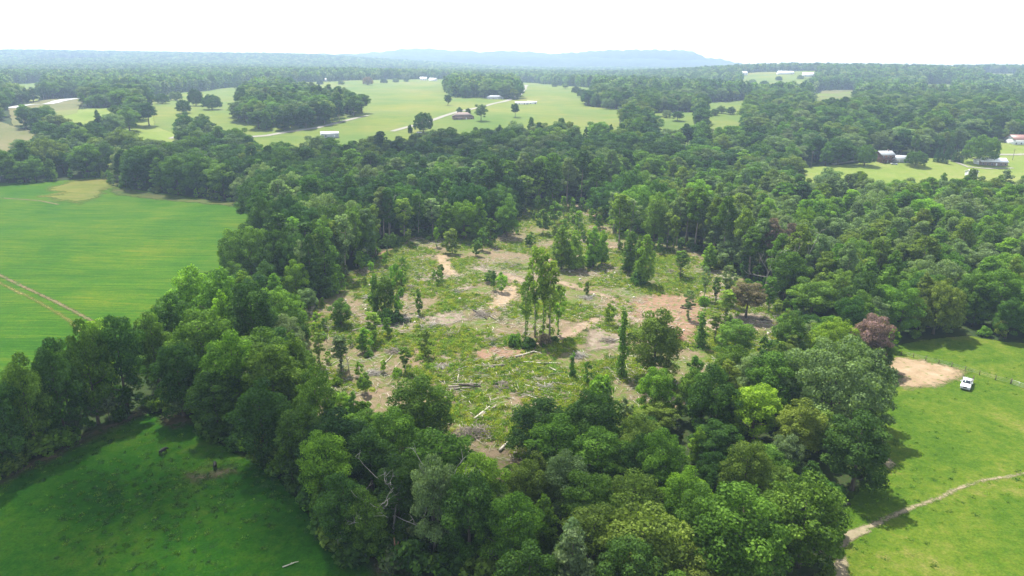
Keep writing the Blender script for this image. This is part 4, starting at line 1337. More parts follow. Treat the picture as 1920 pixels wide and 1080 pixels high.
far_woods('distant_woods', 1050, 3000, 12.5, .85, 1.45, 'hazy woods stretching behind the hay fields', 31)
far_woods('horizon_woods', 3000, 4600, 24, 1.6, 2.6, 'blue woods along the horizon', 32)

# ------------------------------------------------------------------ undergrowth, grass tussocks, slash
def tuft_proto(seed, n, rad, hgt, size, aspect):
    g = np.random.default_rng(seed)
    C = np.column_stack([g.normal(0, rad * .5, n), g.normal(0, rad * .5, n), np.abs(g.normal(.25, .28, n)) * hgt])
    N = g.normal(size=(n, 3)) + np.array([0, 0, .8]); N /= np.linalg.norm(N, axis=1)[:, None]
    V, Fc = leaves(C, N, size, aspect, g)
    return bpy.data.objects.new('tuft_source', mesh_np('tuft', V, Fc, {'lv': g.uniform(.3, .65, n)}, M['leaf']))
TP = [tuft_proto(1000 + i, 60, .9, 1.1, .34, .7) for i in range(4)]
GP = [tuft_proto(1100 + i, 34, .55, .45, .3, .35) for i in range(3)]
def cover(name, key, n, protos, smin, smax, tints, p, label, seed, inset=.5, dens=None):
    g = np.random.default_rng(seed)
    poly = OPEN[key]
    lo, hi = poly.min(0), poly.max(0)
    hi = np.minimum(hi, [400, 420]); lo = np.maximum(lo, [-320, 60])
    P = g.uniform(lo, hi, (n, 2))
    P = P[signed_dist(P, poly) > inset]
    P = P[np.abs(P[:, 0]) < .8 * P[:, 1] + 20]
    for bp in NO_COVER:
        P = P[signed_dist(P, bp) < g.uniform(-1.5, 2.2, len(P))]
    if dens is not None: P = P[dens(P, g)]
    m = len(P)
    sc = g.uniform(smin, smax, m)
    gn_scatter(name, np.column_stack([P, terrain(P[:, 0], P[:, 1])]), g.uniform(0, 6.28, m), np.stack([sc, sc, sc * g.uniform(.6, 1.2, m)], 1),
               [tinted(str(c), g) for c in g.choice(tints, m, p=p)], g.integers(0, len(protos), m), protos, label, 'undergrowth')
NO_COVER = [poly_world(q) for q in [
    [(815, 478), (838, 480), (848, 500), (862, 514), (840, 518), (818, 514)], [(932, 548), (958, 532), (975, 540), (968, 560), (950, 580), (905, 582)],
    [(1185, 568), (1240, 552), (1290, 556), (1320, 580), (1310, 620), (1280, 640), (1255, 625), (1230, 600), (1180, 590)],
    [(880, 668), (905, 655), (950, 652), (1000, 660), (985, 672), (900, 678)],
    [(1660, 690), (1680, 672), (1700, 673), (1760, 683), (1806, 697), (1800, 706), (1775, 716), (1745, 724), (1700, 727), (1680, 722)]]]
NO_COVER.append(line_poly([(990, 652), (1040, 640), (1075, 622), (1105, 605), (1150, 596), (1200, 590), (1250, 585)], 4.0))
NO_COVER.append(line_poly([(1030, 526), (1060, 533), (1095, 543), (1130, 555), (1180, 572)], 3.5))
def clump(P, g):
    v = .8 * np.sin(P[:, 0] / 4.3 + 1.7 * np.sin(P[:, 1] / 5.1)) + .8 * np.sin(P[:, 1] / 4.1 + 1.3 * np.sin(P[:, 0] / 6.7)) + 1.2 * np.sin(P[:, 0] / 15 + P[:, 1] / 11 + 1.5 * np.sin(P[:, 1] / 16))
    return v + g.normal(0, .55, len(P)) > .05
cover('undergrowth', 'clearing', 90000, TP, .4, 1.15, ['fresh green', 'lime', 'mid green', 'olive green', 'dark green'], [.36, .36, .13, .11, .04], 'leafy regrowth covering the cut-over ground', 41, dens=clump)
def tus(P, g):
    return np.sin(P[:, 0] / 9 + 2 * np.sin(P[:, 1] / 13)) + np.sin(P[:, 1] / 8) + g.normal(0, 1, len(P)) > .4
cover('grass_tussocks', 'pasture', 9000, GP, .5, 1.3, ['mid green', 'deep green', 'dark green'], [.3, .3, .4], 'darker grass tussocks dotted over the lower left pasture', 42, dens=tus)
cover('grass_tussocks', 'right_pasture', 9000, GP, .5, 1.2, ['bright green', 'mid green', 'dark green'], [.3, .4, .3], 'grass tussocks dotted over the bright right pasture', 43, dens=tus)

def slash():
    g = np.random.default_rng(51)
    poly = OPEN['clearing']
    lo, hi = poly.min(0), poly.max(0)
    P = g.uniform(lo, hi, (26000, 2))
    P = P[signed_dist(P, poly) > 2]
    v = np.sin(P[:, 0] / 6.3 + 1.9) + np.sin(P[:, 1] / 7.7 + .6 * np.sin(P[:, 0] / 5)) + g.normal(0, .8, len(P))
    P = P[v > .1][:7500]
    mb = MB()
    for q in P:
        L = g.uniform(.7, 2.8) * (2 if g.random() < .08 else 1); a = g.uniform(0, 6.28); r = g.uniform(.03, .08)
        d = np.array([math.cos(a), math.sin(a)]) * L / 2
        z = gz(*q) + .3
        mb.tube([(q[0] - d[0], q[1] - d[1], z + g.uniform(-.15, .35)), (q[0] + d[0], q[1] + d[1], z + g.uniform(-.15, .35))], [r, r * .6], 4)
    o = mb.build('slash_sticks', M['pale_log'])
    tag(o, 'pale cut branches and sticks littering the clearing', 'slash', kind='stuff')
    mb = MB()
    cs = P[g.integers(0, len(P), 260)]
    for c in cs:                                  # tangles of grey brushwood lying in drifts
        for _ in range(int(g.integers(10, 26))):
            q = c + g.normal(0, 1.5, 2)
            L = g.uniform(.6, 2.2); a = g.uniform(0, 6.28); r = g.uniform(.025, .06)
            d = np.array([math.cos(a), math.sin(a)]) * L / 2
            z = gz(*q) + g.uniform(.05, .6)
            mb.tube([(q[0] - d[0], q[1] - d[1], z + g.uniform(-.3, .3)), (q[0] + d[0], q[1] + d[1], z + g.uniform(-.3, .3))], [r, r * .5], 3)
    o = mb.build('brushwood', M['log'])
    tag(o, 'grey-brown tangles of brushwood spread over the clearing', 'slash', kind='stuff')
slash()

# ------------------------------------------------------------------ logs, stumps and dead trees
def log_mesh(L, r, seed, mat, bend=.03):
    g = np.random.default_rng(seed)
    n = 5
    pts = [(-L / 2 + L * i / (n - 1), g.normal(0, bend * L / 4), r + g.normal(0, .03)) for i in range(n)]
    mb = MB(); mb.tube(pts, [r * (1 - .35 * i / (n - 1)) for i in range(n)], 7)
    for k in range(2):
        t = g.uniform(.3, .9); x = -L / 2 + L * t; s = g.choice([-1, 1])
        mb.tube([(x, 0, r), (x + .3, s * .35 * r * 4, r + .35)], [r * .35, r * .2], 4)
    return mb.mesh('log', mat, smooth=False)
def px_log(a, b, r, mat, label, group='cut logs lying in the clearing', lift=0.0):
    A, B = U(*a), U(*b)
    c = (A + B) / 2; L = np.linalg.norm(B - A)
    o = link('log', log_mesh(max(L, .8), r, int(a[0] * 7 + a[1]), mat), None, None, (c[0], c[1], gz(*c) + .12 + lift), math.atan2(*(B - A)[::-1]))
    za, zb = gz(*A), gz(*B)
    o.rotation_euler = (0, -math.atan2(zb - za, max(L, .1)), math.atan2((B - A)[1], (B - A)[0]))
    return tag(o, label, 'log', group)
px_log((967, 671), (1002, 661), .26, M['pale_log'], 'long pale log at the right end of the lower clay patch')
px_log((1002, 661), (1016, 665), .18, M['pale_log'], 'short pale log meeting the long pale log at its tip')
px_log((982, 681), (1004, 681), .22, M['pale_log'], 'pale log in the green growth below the long pale log')
px_log((1004, 682), (1052, 683), .18, M['pale_log'], 'thin straight log right of the pale log in the growth')
px_log((920, 688), (946, 687), .26, M['log'], 'pale grey log in the green growth below the lower clay patch')
px_log((929, 677), (946, 669), .18, M['pale_log'], 'slanting pale log under the left end of the lower clay patch')
px_log((1030, 690), (1046, 699), .18, M['pale_log'], 'short pale log near the litter patch at the clearing front')
px_log((985, 724), (1040, 740), .2, M['pale_log'], 'pale log lying along the front litter patch')
px_log((988, 743), (1012, 751), .2, M['pale_log'], 'pale log at the front edge of the litter patch')
px_log((841, 728), (888, 725), .3, M['log'], 'longest log of the grey log stack at the clearing front', 'grey log stack')
px_log((842, 732), (890, 729), .3, M['log'], 'front log of the grey log stack at the clearing front', 'grey log stack')
px_log((848, 723), (900, 722), .26, M['log'], 'back log of the grey log stack at the clearing front', 'grey log stack')
px_log((860, 726), (902, 731), .22, M['dark_log'], 'dark log crossing the grey log stack', 'grey log stack', .45)
px_log((890, 788), (918, 765), .26, M['pale_log'], 'long pale slanting log in front of the grey log stack')
px_log((900, 784), (931, 762), .22, M['log'], 'grey slanting log beside the long pale slanting log')
px_log((897, 781), (916, 772), .2, M['pale_log'], 'short pale log between the two slanting logs')
px_log((882, 775), (890, 781), .14, M['pale_log'], 'small pale log left of the slanting logs')
px_log((937, 848), (952, 832), .3, M['pale_log'], 'pale log showing through the dark trees below the slanting logs')
px_log((1275, 579), (1298, 582), .3, M['dark_log'], 'pale-ended dark log lowest on the dark log heap', 'dark log heap')
px_log((1278, 576), (1296, 574), .28, M['dark_log'], 'short dark log at the back of the dark log heap', 'dark log heap')
px_log((1284, 579), (1302, 577), .26, M['dark_log'], 'dark log across the top of the dark log heap', 'dark log heap', .5)
px_log((1318, 556), (1345, 563), .22, M['log'], 'grey log behind the thin trees right of the dark log heap')
px_log((1338, 560), (1362, 566), .2, M['log'], 'grey log leading away right of the dark log heap')
px_log((1312, 578), (1328, 581), .2, M['pale_log'], 'pale log right of the dark log heap')
px_log((1430, 564), (1456, 580), .28, M['dark_log'], 'dark log by the round mid green tree at the clearing end')
px_log((1418, 600), (1452, 606), .3, M['dark_log'], 'dark log below the brown withered tree')
px_log((1440, 604), (1462, 608), .24, M['log'], 'grey log at the tip of the dark log below the withered tree')
px_log((888, 583), (912, 600), .24, M['dark_log'], 'dark log in the brush heap left of the mid-clearing clump')
px_log((895, 580), (930, 601), .2, M['log'], 'grey log sloping out of the brush heap left of the clump')
px_log((901, 579), (960, 581), .12, M['pale_log'], 'thin white pole across the front of the middle clay patch')
px_log((715, 690), (735, 668), .14, M['pale_log'], 'thin pale log in the left regrowth')
px_log((1050, 545), (1062, 556), .16, M['pale_log'], 'thin pale log beside the upper skid track')
px_log((1150, 640), (1185, 630), .16, M['pale_log'], 'pale log left of the olive tree at the clearing front')
px_log((660, 622), (690, 612), .18, M['pale_log'], 'pale log in the litter on the left of the clearing')
px_log((740, 612), (770, 600), .16, M['log'], 'grey log in the litter below the left sapling clump')
px_log((738, 1060), (772, 1043), .14, M['dead'], 'longer grey limb fallen beside the rusty broken trunk', 'fallen limbs')
px_log((745, 1064), (766, 1050), .1, M['dead'], 'shorter grey limb fallen beside the rusty broken trunk', 'fallen limbs')
px_log((778, 1050), (788, 1056), .09, M['dead'], 'small grey limb right of the two fallen limbs', 'fallen limbs')
px_log((600, 1003), (618, 988), .16, M['pale_log'], 'short pale log lying at the edge of the lower left pasture', 'fallen limbs')
px_log((530, 1065), (560, 1055), .1, M['pale_log'], 'thin pale branch lying in the lower left pasture grass', 'fallen limbs')

def brush_heap(px, py, rad, n, mat, label, seed, hgt=1.5):
    g = np.random.default_rng(seed)
    b = U(px, py)
    mb = MB()
    for _ in range(n):
        a = g.uniform(0, 6.28); q = g.normal(0, rad * .4, 2); L = g.uniform(1.2, 3.2); z = abs(g.normal(.1, .5)) * hgt * math.exp(-(q @ q) / rad ** 2)
        d = np.array([math.cos(a), math.sin(a), g.normal(0, .25)]) * L / 2
        r = g.uniform(.03, .09)
        mb.tube([(q[0] - d[0], q[1] - d[1], max(z - d[2], .05)), (q[0] + d[0], q[1] + d[1], max(z + d[2], .05))], [r, r * .5], 4)
    o = mb.build('brush_heap', mat)
    o.location = (b[0], b[1], gz(*b))
    return tag(o, label, 'brush heap', 'brush heaps of the clearing', 'thing')
brush_heap(1022, 640, 2.4, 130, M['log'], 'tall grey-brown brush heap at the right foot of the mid-clearing clump', 1, 2.4)
brush_heap(903, 592, 3.0, 110, M['log'], 'grey brush heap left of the mid-clearing clump', 2, 1.6)
brush_heap(815, 612, 4.0, 110, M['dead'], 'wide pale brush heap in the litter at the left of the clearing', 3, .8)
brush_heap(898, 812, 3.6, 150, M['log'], 'grey brush heap in front of the slanting logs', 4, 1.4)
brush_heap(873, 815, 3.2, 110, M['log'], 'grey brush heap between dark trees at the clearing mouth', 5, 1.4)
brush_heap(1268, 640, 2.0, 90, M['rust_wood'], 'reddish brush heap below the dark log heap', 6, 2.6)
brush_heap(1470, 597, 2.6, 90, M['dead'], 'pale brush heap at the right end of the clearing', 7, 1.2)
for k_, (px_, py_, r_, n_, h_) in enumerate([(700, 612, 2.6, 80, 1.0), (760, 600, 2.2, 70, .9), (850, 628, 3, 90, .9), (690, 560, 2.4, 70, 1.0), (770, 540, 2.6, 70, .8), (860, 548, 2.4, 70, .8), (960, 500, 2.6, 70, .8), (1100, 560, 3, 80, .8),
        (1140, 640, 2.8, 90, 1), (1085, 668, 2.4, 80, .9), (945, 725, 3, 90, 1), (1025, 730, 2.6, 80, .9), (740, 660, 2.6, 80, .9), (700, 700, 2.6, 80, .9), (640, 640, 2.4, 70, 1.0), (830, 690, 2.4, 80, .9), (1370, 575, 2.6, 80, 1.0),
        (1420, 575, 2.4, 80, 1.0), (1260, 510, 2.4, 60, .7), (1020, 560, 2.2, 60, .8), (920, 640, 2.6, 80, .9)]):
    brush_heap(px_, py_, r_, n_, M['dead'] if k_ % 2 else M['log'], 'low ' + ('pale' if k_ % 2 else 'grey-brown') + ' brush heap ' + place_phrase(dict(px=px_, py=py_)), 20 + k_, h_)
brush_heap(1212, 632, 2.6, 70, M['dead'], 'pale brush heap beside the right skid track', 8, .8)

DP = []
for i in range(4):
    mb, h = proto_dead(800 + i)
    DP.append((mb.mesh('trunk', M['dead']), h))
def dead(px, base, top, v, label, mat=None, wx=1.0):
    b = U(px, base); H = H_from_px(b, top)
    me, h = DP[v]
    o = link('dead_tree', me, None, None, (b[0], b[1], gz(*b)), px * .7)
    s = H / h; o.scale = (s * wx, s * wx, s)
    return tag(o, label, 'dead tree', 'bare dead trees')
dead(676, 1044, 918, 0, 'bone-white dead tree with sweeping bare limbs at the pasture edge', wx=1.3)
dead(738, 1022, 866, 1, 'grey bare snag behind the bone-white dead tree', wx=1.2)
dead(812, 1046, 842, 2, 'grey dead tree tangled in the tall crown right of the bare snag')
dead(1430, 560, 455, 3, 'bare grey tree in the purple-brown gap of the pine wood')
dead(1500, 560, 425, 0, 'tall bare grey tree at the right of the pine wood gap')
dead(862, 885, 812, 1, 'leftmost of the pale bare sticks at the clearing mouth', wx=.5)
dead(866, 888, 820, 3, 'thinnest of the pale bare sticks at the clearing mouth', wx=.35)
dead(612, 640, 590, 2, 'pale broken tree in the left regrowth of the clearing', wx=1.2)
dead(655, 700, 625, 3, 'slender bare tree at the left of the clearing')
dead(585, 610, 566, 0, 'forked white dead tree by the left clay patch', wx=1.2)
dead(640, 470, 400, 1, 'bare grey trunk at the left of the wood behind the clearing')
dead(925, 380, 322, 2, 'bare tree at the wood edge behind the clearing back')
dead(732, 445, 362, 3, 'bare grey trunk beside the pines behind the clearing', wx=.6)
dead(775, 425, 335, 1, 'tall bare trunk in front of the wood behind the clearing', wx=.5)

g_ = np.random.default_rng(77)
SP = g_.uniform(OPEN['clearing'].min(0), OPEN['clearing'].max(0), (400, 2))
SP = SP[signed_dist(SP, OPEN['clearing']) > 3][:60]
st_me = MB().tube([(0, 0, -.2), (0, 0, .12), (.01, 0, .5)], [.42, .3, .26], 9).mesh('stump', M['pale_log'])
for q in SP:
    sx_, sy_, _ = project((q[0], q[1], gz(*q)))
    lab_ = 'low pale stump ' + place_phrase(dict(px=float(sx_[0]), py=float(sy_[0])))
    if lab_ in seen_lab: continue
    seen_lab[lab_] = 1
    o = link('stump', st_me, None, None, (q[0], q[1], gz(*q)), g_.uniform(0, 6))
    k_ = g_.uniform(.8, 1.5); o.scale = (k_, k_, k_)
    tag(o, lab_, 'stump', 'stumps of the clearing')

def broken_trunk():
    b = U(745, 1062)
    mb = MB()
    mb.tube([(0, 0, -.3), (.05, 0, 1), (-.1, .05, 2.2), (.1, 0, 3.4), (.35, 0, 4.6)], [.5, .36, .3, .24, .08], 7)
    mb.tube([(.1, 0, 3.2), (-.25, 0, 4.3), (-.3, 0, 5.4)], [.2, .13, .04], 5)
    o = mb.build('broken_trunk', M['rust_wood'])
    o.location = (b[0], b[1], gz(*b))
    tag(o, 'rusty broken trunk standing at the pasture edge with fallen limbs', 'broken trunk')
broken_trunk()

# ------------------------------------------------------------------ pickup truck
def truck():
    A, B = U(1806, 739), U(1816, 711)          # front bumper and tail on the ground
    c = (A + B) / 2; d = (B - A) / np.linalg.norm(B - A)
    root = link('pickup_truck', None, None, None, (c[0], c[1], gz(*c) + .05), math.atan2(d[1], d[0]) - math.pi / 2)
    tag(root, 'white flatbed pickup truck parked on the bright pasture beside the clay patch', 'pickup truck')
    m = M['truck_white']
    # length along y: front at -3.2, tail at 3.0
    body = MB()
    body.prism([(-3.1, .55), (-3.1, 1.05), (-2.95, 1.2), (-1.55, 1.32), (-.85, 1.34), (.75, 1.34), (.75, .55)], -1.02, 1.02)
    body.build('body', m, root, .05)
    cab = MB()
    V = [(-.98, -1.5, 1.33), (.98, -1.5, 1.33), (.98, .7, 1.33), (-.98, .7, 1.33), (-.8, -.75, 2.05), (.8, -.75, 2.05), (.82, .55, 2.08), (-.82, .55, 2.08)]
    cab.add(V, [(3, 2, 1, 0), (4, 5, 6, 7), (0, 1, 5, 4), (1, 2, 6, 5), (2, 3, 7, 6), (3, 0, 4, 7)])
    cab.build('cab', m, root, .04)
    ws = MB(); ws.add([(-.86, -1.45, 1.42), (.86, -1.45, 1.42), (.74, -.83, 2.0), (-.74, -.83, 2.0), (-.86, -1.41, 1.4), (.86, -1.41, 1.4), (.74, -.79, 1.98), (-.74, -.79, 1.98)],
                      [(0, 1, 2, 3), (7, 6, 5, 4), (0, 4, 5, 1), (1, 5, 6, 2), (2, 6, 7, 3), (3, 7, 4, 0)])
    ws.build('windshield', M['glass'], root)
    for s in (-1, 1):
        w = MB(); w.add([(s * .985, -1.05, 1.42), (s * .985, .5, 1.42), (s * .865, .45, 1.95), (s * .865, -.7, 1.95), (s * .95, -1.05, 1.42), (s * .95, .5, 1.42), (s * .83, .45, 1.95), (s * .83, -.7, 1.95)],
                        [(0, 1, 2, 3), (7, 6, 5, 4), (0, 4, 5, 1), (1, 5, 6, 2), (2, 6, 7, 3), (3, 7, 4, 0)])
        w.build('side_window', M['glass'], root)
        mr = MB().box(s * 1.05 if s > 0 else -1.33, 1.33 if s > 0 else -1.05, -1.1, -.98, 1.4, 1.72); mr.build('mirror', m, root, .02)
        hl = MB().box(s * .62 - .2, s * .62 + .2, -3.16, -3.09, .8, 1.02); hl.build('headlight', M['lamp_glass'], root, .02)
        fd = MB().box(s * 1.04 - .06, s * 1.04 + .06, -2.75, -1.35, .75, 1.12); fd.build('fender', m, root, .05)
        for y in (-2.05, 1.75):
            wh = link('wheel', None, None, root, (s * .9, y, .4))
            ty_ = MB(); ty_.tube([(-.14, 0, 0), (-.13, 0, 0), (.13, 0, 0), (.14, 0, 0)], [.34, .4, .4, .34], 18)
            ty_.build('tyre', M['rubber'], wh)
            rm_ = MB(); rm_.tube([(-.15, 0, 0), (.15, 0, 0)], [.22, .22], 12); rm_.build('rim', M['chrome'], wh)
    gr = MB().box(-.4, .4, -3.15, -3.1, .74, 1.04); gr.build('grille', M['rubber'], root)
    bp = MB().box(-1.04, 1.04, -3.32, -3.12, .45, .68); bp.build('bumper', M['chrome'], root, .03)
    bed = MB().box(-1.15, 1.15, .85, 3.3, .98, 1.1); bed.build('flatbed', m, root, .02)
    for k in range(6):
        pk = MB().box(-1.08 + k * .362, -1.08 + k * .362 + .34, .9, 3.25, 1.102, 1.14); pk.build('plank', M['bed_wood'], root)
    hr = MB().box(-1.1, -1.0, .82, .92, 1.1, 2.1).box(1.0, 1.1, .82, .92, 1.1, 2.1).box(-1.0, 1.0, .82, .92, 1.98, 2.08).box(-1.0, 1.0, .83, .91, 1.5, 1.58)
    hr.build('headache_rack', M['chrome'], root)
    for s in (-1, 1):
        for y in (1.5, 3.2):
            st = MB().box(s * 1.1 - .04, s * 1.1 + .04, y - .04, y + .04, 1.1, 2.0); st.build('stake', M['post'], root)
truck()

# ------------------------------------------------------------------ fence and gate in the right pasture
def fence():
    pts = [U(*p) for p in [(1690, 666), (1712, 671), (1735, 677), (1760, 683), (1784, 689), (1809, 696), (1836, 704), (1866, 713), (1894, 720)]]
    o0 = pts[4]
    root = link('wire_fence', None, None, None, (o0[0], o0[1], gz(*o0)))
    tag(root, 'post and wire fence running along the back of the clay patch', 'fence')
    tops = []
    for i, p in enumerate(pts):
        lz = gz(*p) - gz(*o0)
        x, y = p - o0
        h = 1.35 + .25 * ((i * 7) % 3) / 3
        mb = MB().tube([(x, y, lz - .2), (x + .04 * (i % 3 - 1), y, lz + h)], [.09, .075], 6)
        mb.build('post', M['post'], root)
        tops.append((x, y, lz))
    for k, hz in enumerate((.45, .85, 1.2)):
        mb = MB().tube([(x, y - .09, z + hz) for x, y, z in tops], [.018] * len(tops), 4)
        mb.build('wire', M['wire'], root)
    g0, g1 = U(1896, 721), U(1924, 731)
    gt = link('field_gate', None, None, None, (g0[0], g0[1], gz(*g0)), math.atan2(*(g1 - g0)[::-1]))
    tag(gt, 'pale metal field gate at the right end of the wire fence', 'gate')
    L = float(np.linalg.norm(g1 - g0))
    for z in (.3, .6, .9, 1.25):
        MB().tube([(.1, 0, z), (L - .1, 0, z)], [.04, .04], 6).build('rail', M['gate'], gt)
    for x in (.1, L / 2, L - .1):
        MB().tube([(x, .05, .25), (x, .05, 1.3)], [.04, .04], 6).build('upright', M['gate'], gt)
    for x in (-.1, L + .1):
        MB().tube([(x, 0, -.2), (x, 0, 1.6)], [.11, .1], 7).build('post', M['post'], gt)
    b = U(1823, 718)
    p = link('lone_post', MB().tube([(0, 0, -.2), (.06, 0, 1.1), (.1, .05, 2.0)], [.13, .11, .09], 6).mesh('lone_post', M['post']), None, None, (b[0], b[1], gz(*b)))
    tag(p, 'dark wooden post just behind the white pickup', 'post')
fence()

# ------------------------------------------------------------------ cows
def cow_mesh(lying=False):
    verts = []; edges = []; rad = []
    def v(p, r, par=None):
        verts.append(p); rad.append(r)
        if par is not None: edges.append((par, len(verts) - 1))
        return len(verts) - 1
    dz = -.55 if lying else 0
    hip = v((-.75, 0, 1.15 + dz), .31)
    belly = v((-.15, 0, 1.05 + dz), .38, hip)
    chest = v((.5, 0, 1.08 + dz), .36, belly)
    neck = v((.9, 0, .98 + dz * .6), .2, chest)
    head = v((1.2, 0, .62 + dz * .3), .16, neck)
    v((1.42, 0, .4 + dz * .15), .11, head)
    v((1.12, .22, .78 + dz * .3), .05, head); v((1.12, -.22, .78 + dz * .3), .05, head)
    t = v((-1.05, 0, 1.2 + dz), .06, hip); v((-1.12, 0, .6 + dz * .6), .04, t)
    for s in (-1, 1):
        if lying:
            a = v((-.75, s * .35, .3), .17, hip); v((-.3, s * .5, .12), .08, a)
            a = v((.5, s * .3, .3), .15, chest); v((.85, s * .35, .1), .07, a)
        else:
            a = v((-.62, s * .22, .8), .17, hip); b_ = v((-.9, s * .22, .5), .09, a); c_ = v((-.82, s * .22, .1), .065, b_); v((-.76, s * .22, .03), .075, c_)
            a = v((.5, s * .2, .7), .14, chest); b_ = v((.52, s * .2, .4), .08, a); c_ = v((.5, s * .2, .08), .06, b_); v((.55, s * .2, .03), .07, c_)
    me = bpy.data.meshes.new('cow')
    me.from_pydata(verts, edges, [])
    o = bpy.data.objects.new('cow_build', me); COL.objects.link(o)
    o.modifiers.new('skin', 'SKIN')
    for i, r in enumerate(rad):
        me.skin_vertices[0].data[i].radius = (r, r)
    me.skin_vertices[0].data[0].use_root = True
    sb = o.modifiers.new('sub', 'SUBSURF'); sb.levels = 2; sb.render_levels = 2
    dg = bpy.context.evaluated_depsgraph_get()
    m2 = bpy.data.meshes.new_from_object(o.evaluated_get(dg))
    bpy.data.objects.remove(o)
    m2.materials.clear(); m2.materials.append(M['cow'])
    m2.polygons.foreach_set('use_smooth', np.ones(len(m2.polygons), bool))
    return m2
cm_ = cow_mesh(); cl_ = cow_mesh(True)
for px, py, rz, me, lab in [(307, 851, R(70), cm_, 'black cow grazing farther from the bare soil in the left pasture'), (404, 878, R(112), cm_, 'black cow standing beside the bare soil in the left pasture'),
                            (1582, 950, R(10), cl_, 'black cow lying in the shade under the dark pasture tree')]:
    b = U(px, py)
    o = link('cow', me, None, None, (b[0], b[1], gz(*b) + .02), rz)
    o.scale = (.95,) * 3
    tag(o, lab, 'cow', 'black cattle')

# ------------------------------------------------------------------ farm buildings
def house(name, label, cat, px, py, w, d, h, rh, yaw, wall, roof, nwin=3, base=0.0, hip=False, porch=False, chimney=False, group='farm buildings'):
    b = U(px, py)
    root = link(name, None, None, None, (b[0], b[1], gz(*b) + base), R(yaw))
    tag(root, label, cat, group)
    MB().box(-w / 2, w / 2, -d / 2, d / 2, -1.5, h).build('wall', wall, root)
    ov = .5
    rf = MB()
    if hip:
        V = [(-w / 2 - ov, -d / 2 - ov, h + .02), (w / 2 + ov, -d / 2 - ov, h + .02), (w / 2 + ov, d / 2 + ov, h + .02), (-w / 2 - ov, d / 2 + ov, h + .02), (-w / 2 + d * .45, 0, h + rh), (w / 2 - d * .45, 0, h + rh)]
        rf.add(V, [(3, 2, 1, 0), (0, 1, 5, 4), (2, 3, 4, 5), (1, 2, 5), (3, 0, 4)])
    else:
        rf.prism([(-d / 2 - ov, h - .05), (-d / 2 - ov, h + .15), (0, h + rh + .2), (d / 2 + ov, h + .15), (d / 2 + ov, h - .05), (0, h + rh - .05)], -w / 2 - ov, w / 2 + ov)
        MB().prism([(-d / 2 + .02, h), (0, h + rh - .08), (d / 2 - .02, h)], -w / 2 + .02, w / 2 - .02).build('gable', wall, root)
    r_ = rf.build('roof', roof, root)
    if chimney: MB().box(w * .2, w * .2 + .8, -.4, .4, h + rh * .3, h + rh + 1.0).build('chimney', M['wall_brick'], r_)
    storeys = 2 if h > 4.6 else 1
    for sN in range(storeys):
        for k in range(nwin):
            x = -w / 2 + w * (k + .5) / nwin
            if sN == 0 and nwin > 1 and k == nwin // 2:
                MB().box(x - .5, x + .5, -d / 2 - .05, -d / 2 + .05, 0.1, 2.15).build('door', M['white'], root)
                continue
            z0 = .95 + sN * 2.7
            wd = MB().box(x - .6, x + .6, -d / 2 - .06, -d / 2 + .05, z0 - .08, z0 + 1.28).build('window', M['white'], root)
            MB().box(x - .5, x + .5, -d / 2 - .09, -d / 2 - .04, z0, z0 + 1.2).build('pane', M['glass'], wd)
    if porch:
        MB().box(-w / 2, w / 2, -d / 2 - 2.4, -d / 2 - .06, 2.5, 2.7).build('porch_roof', wall, root)
        for k in range(5):
            x = -w / 2 + .2 + (w - .4) * k / 4
            MB().box(x - .1, x + .1, -d / 2 - 2.3, -d / 2 - 2.1, -.5, 2.5).build('porch_post', wall, root)
    return root
house('farmhouse', 'red-brown two-storey house with grey roof and porch', 'house', 1656, 304, 11, 9, 5.6, 2.6, 12, M['wall_red'], M['roof_grey'], 3, porch=True, chimney=True)
house('garage', 'grey low building joined beside the red-brown house', 'garage', 1683, 304, 13, 8, 2.8, 2.2, -14, M['wall_grey'], M['roof_grey'], 3)
house('farmhouse', 'long white-roofed house beside the big farm oak', 'house', 1857, 310, 19, 9, 3.0, 2.4, -4, M['wall_brick'], M['roof_white'], 6)
house('garage', 'white open-gabled garage under the big farm oak', 'garage', 1838, 309, 6, 9, 3.0, 2.4, 62, M['wall_white'], M['roof_white'], 2)
house('barn', 'white building with red roof at the right edge', 'barn', 1914, 271, 22, 12, 4.5, 3.5, 3, M['wall_white'], M['roof_red'], 5)
house('shed', 'small pale shed at the pine wood edge below the driveway', 'shed', 1820, 333, 6, 5, 2.6, 1.4, 20, M['wall_white'], M['roof_white'], 2, base=1.5)
house('shed', 'white flat-roofed shed between the hay field and dark trees', 'shed', 618, 258, 14, 12, 3.4, 1.0, 20, M['wall_grey'], M['roof_white'], 2, base=0.5)
house('trailer_home', 'left white trailer home in the hay field behind the lone tree', 'trailer home', 978, 197, 16, 6, 3.0, 1.0, 4, M['wall_white'], M['roof_white'], 5)
house('trailer_home', 'right white trailer home in the hay field behind the lone tree', 'trailer home', 997, 196, 12, 6, 3.0, 1.0, -3, M['wall_white'], M['roof_white'], 4)
house('farmhouse', 'low brown-roofed house among trees by the gravel road', 'house', 868, 224, 20, 12, 3.0, 4.0, 12, M['wall_brick'], M['roof_brown'], 4, hip=True)
house('farmhouse', 'grey-roofed house at the foot of the island wood', 'house', 928, 187, 22, 10, 3.2, 2.6, 8, M['wall_grey'], M['roof_grey'], 4, hip=True)
house('farmhouse', 'white house at the back of the hay field, left of the pair', 'house', 794, 152, 16, 10, 5.2, 4, 10, M['wall_white'], M['roof_white'], 3)
house('farmhouse', 'white house at the back of the hay field, right of the pair', 'house', 812, 153, 18, 10, 4.2, 4, -20, M['wall_white'], M['roof_white'], 3)
house('farmhouse', 'tall white farmhouse behind the field wood', 'house', 492, 152, 12, 10, 6.5, 5, 5, M['wall_white'], M['roof_white'], 2)
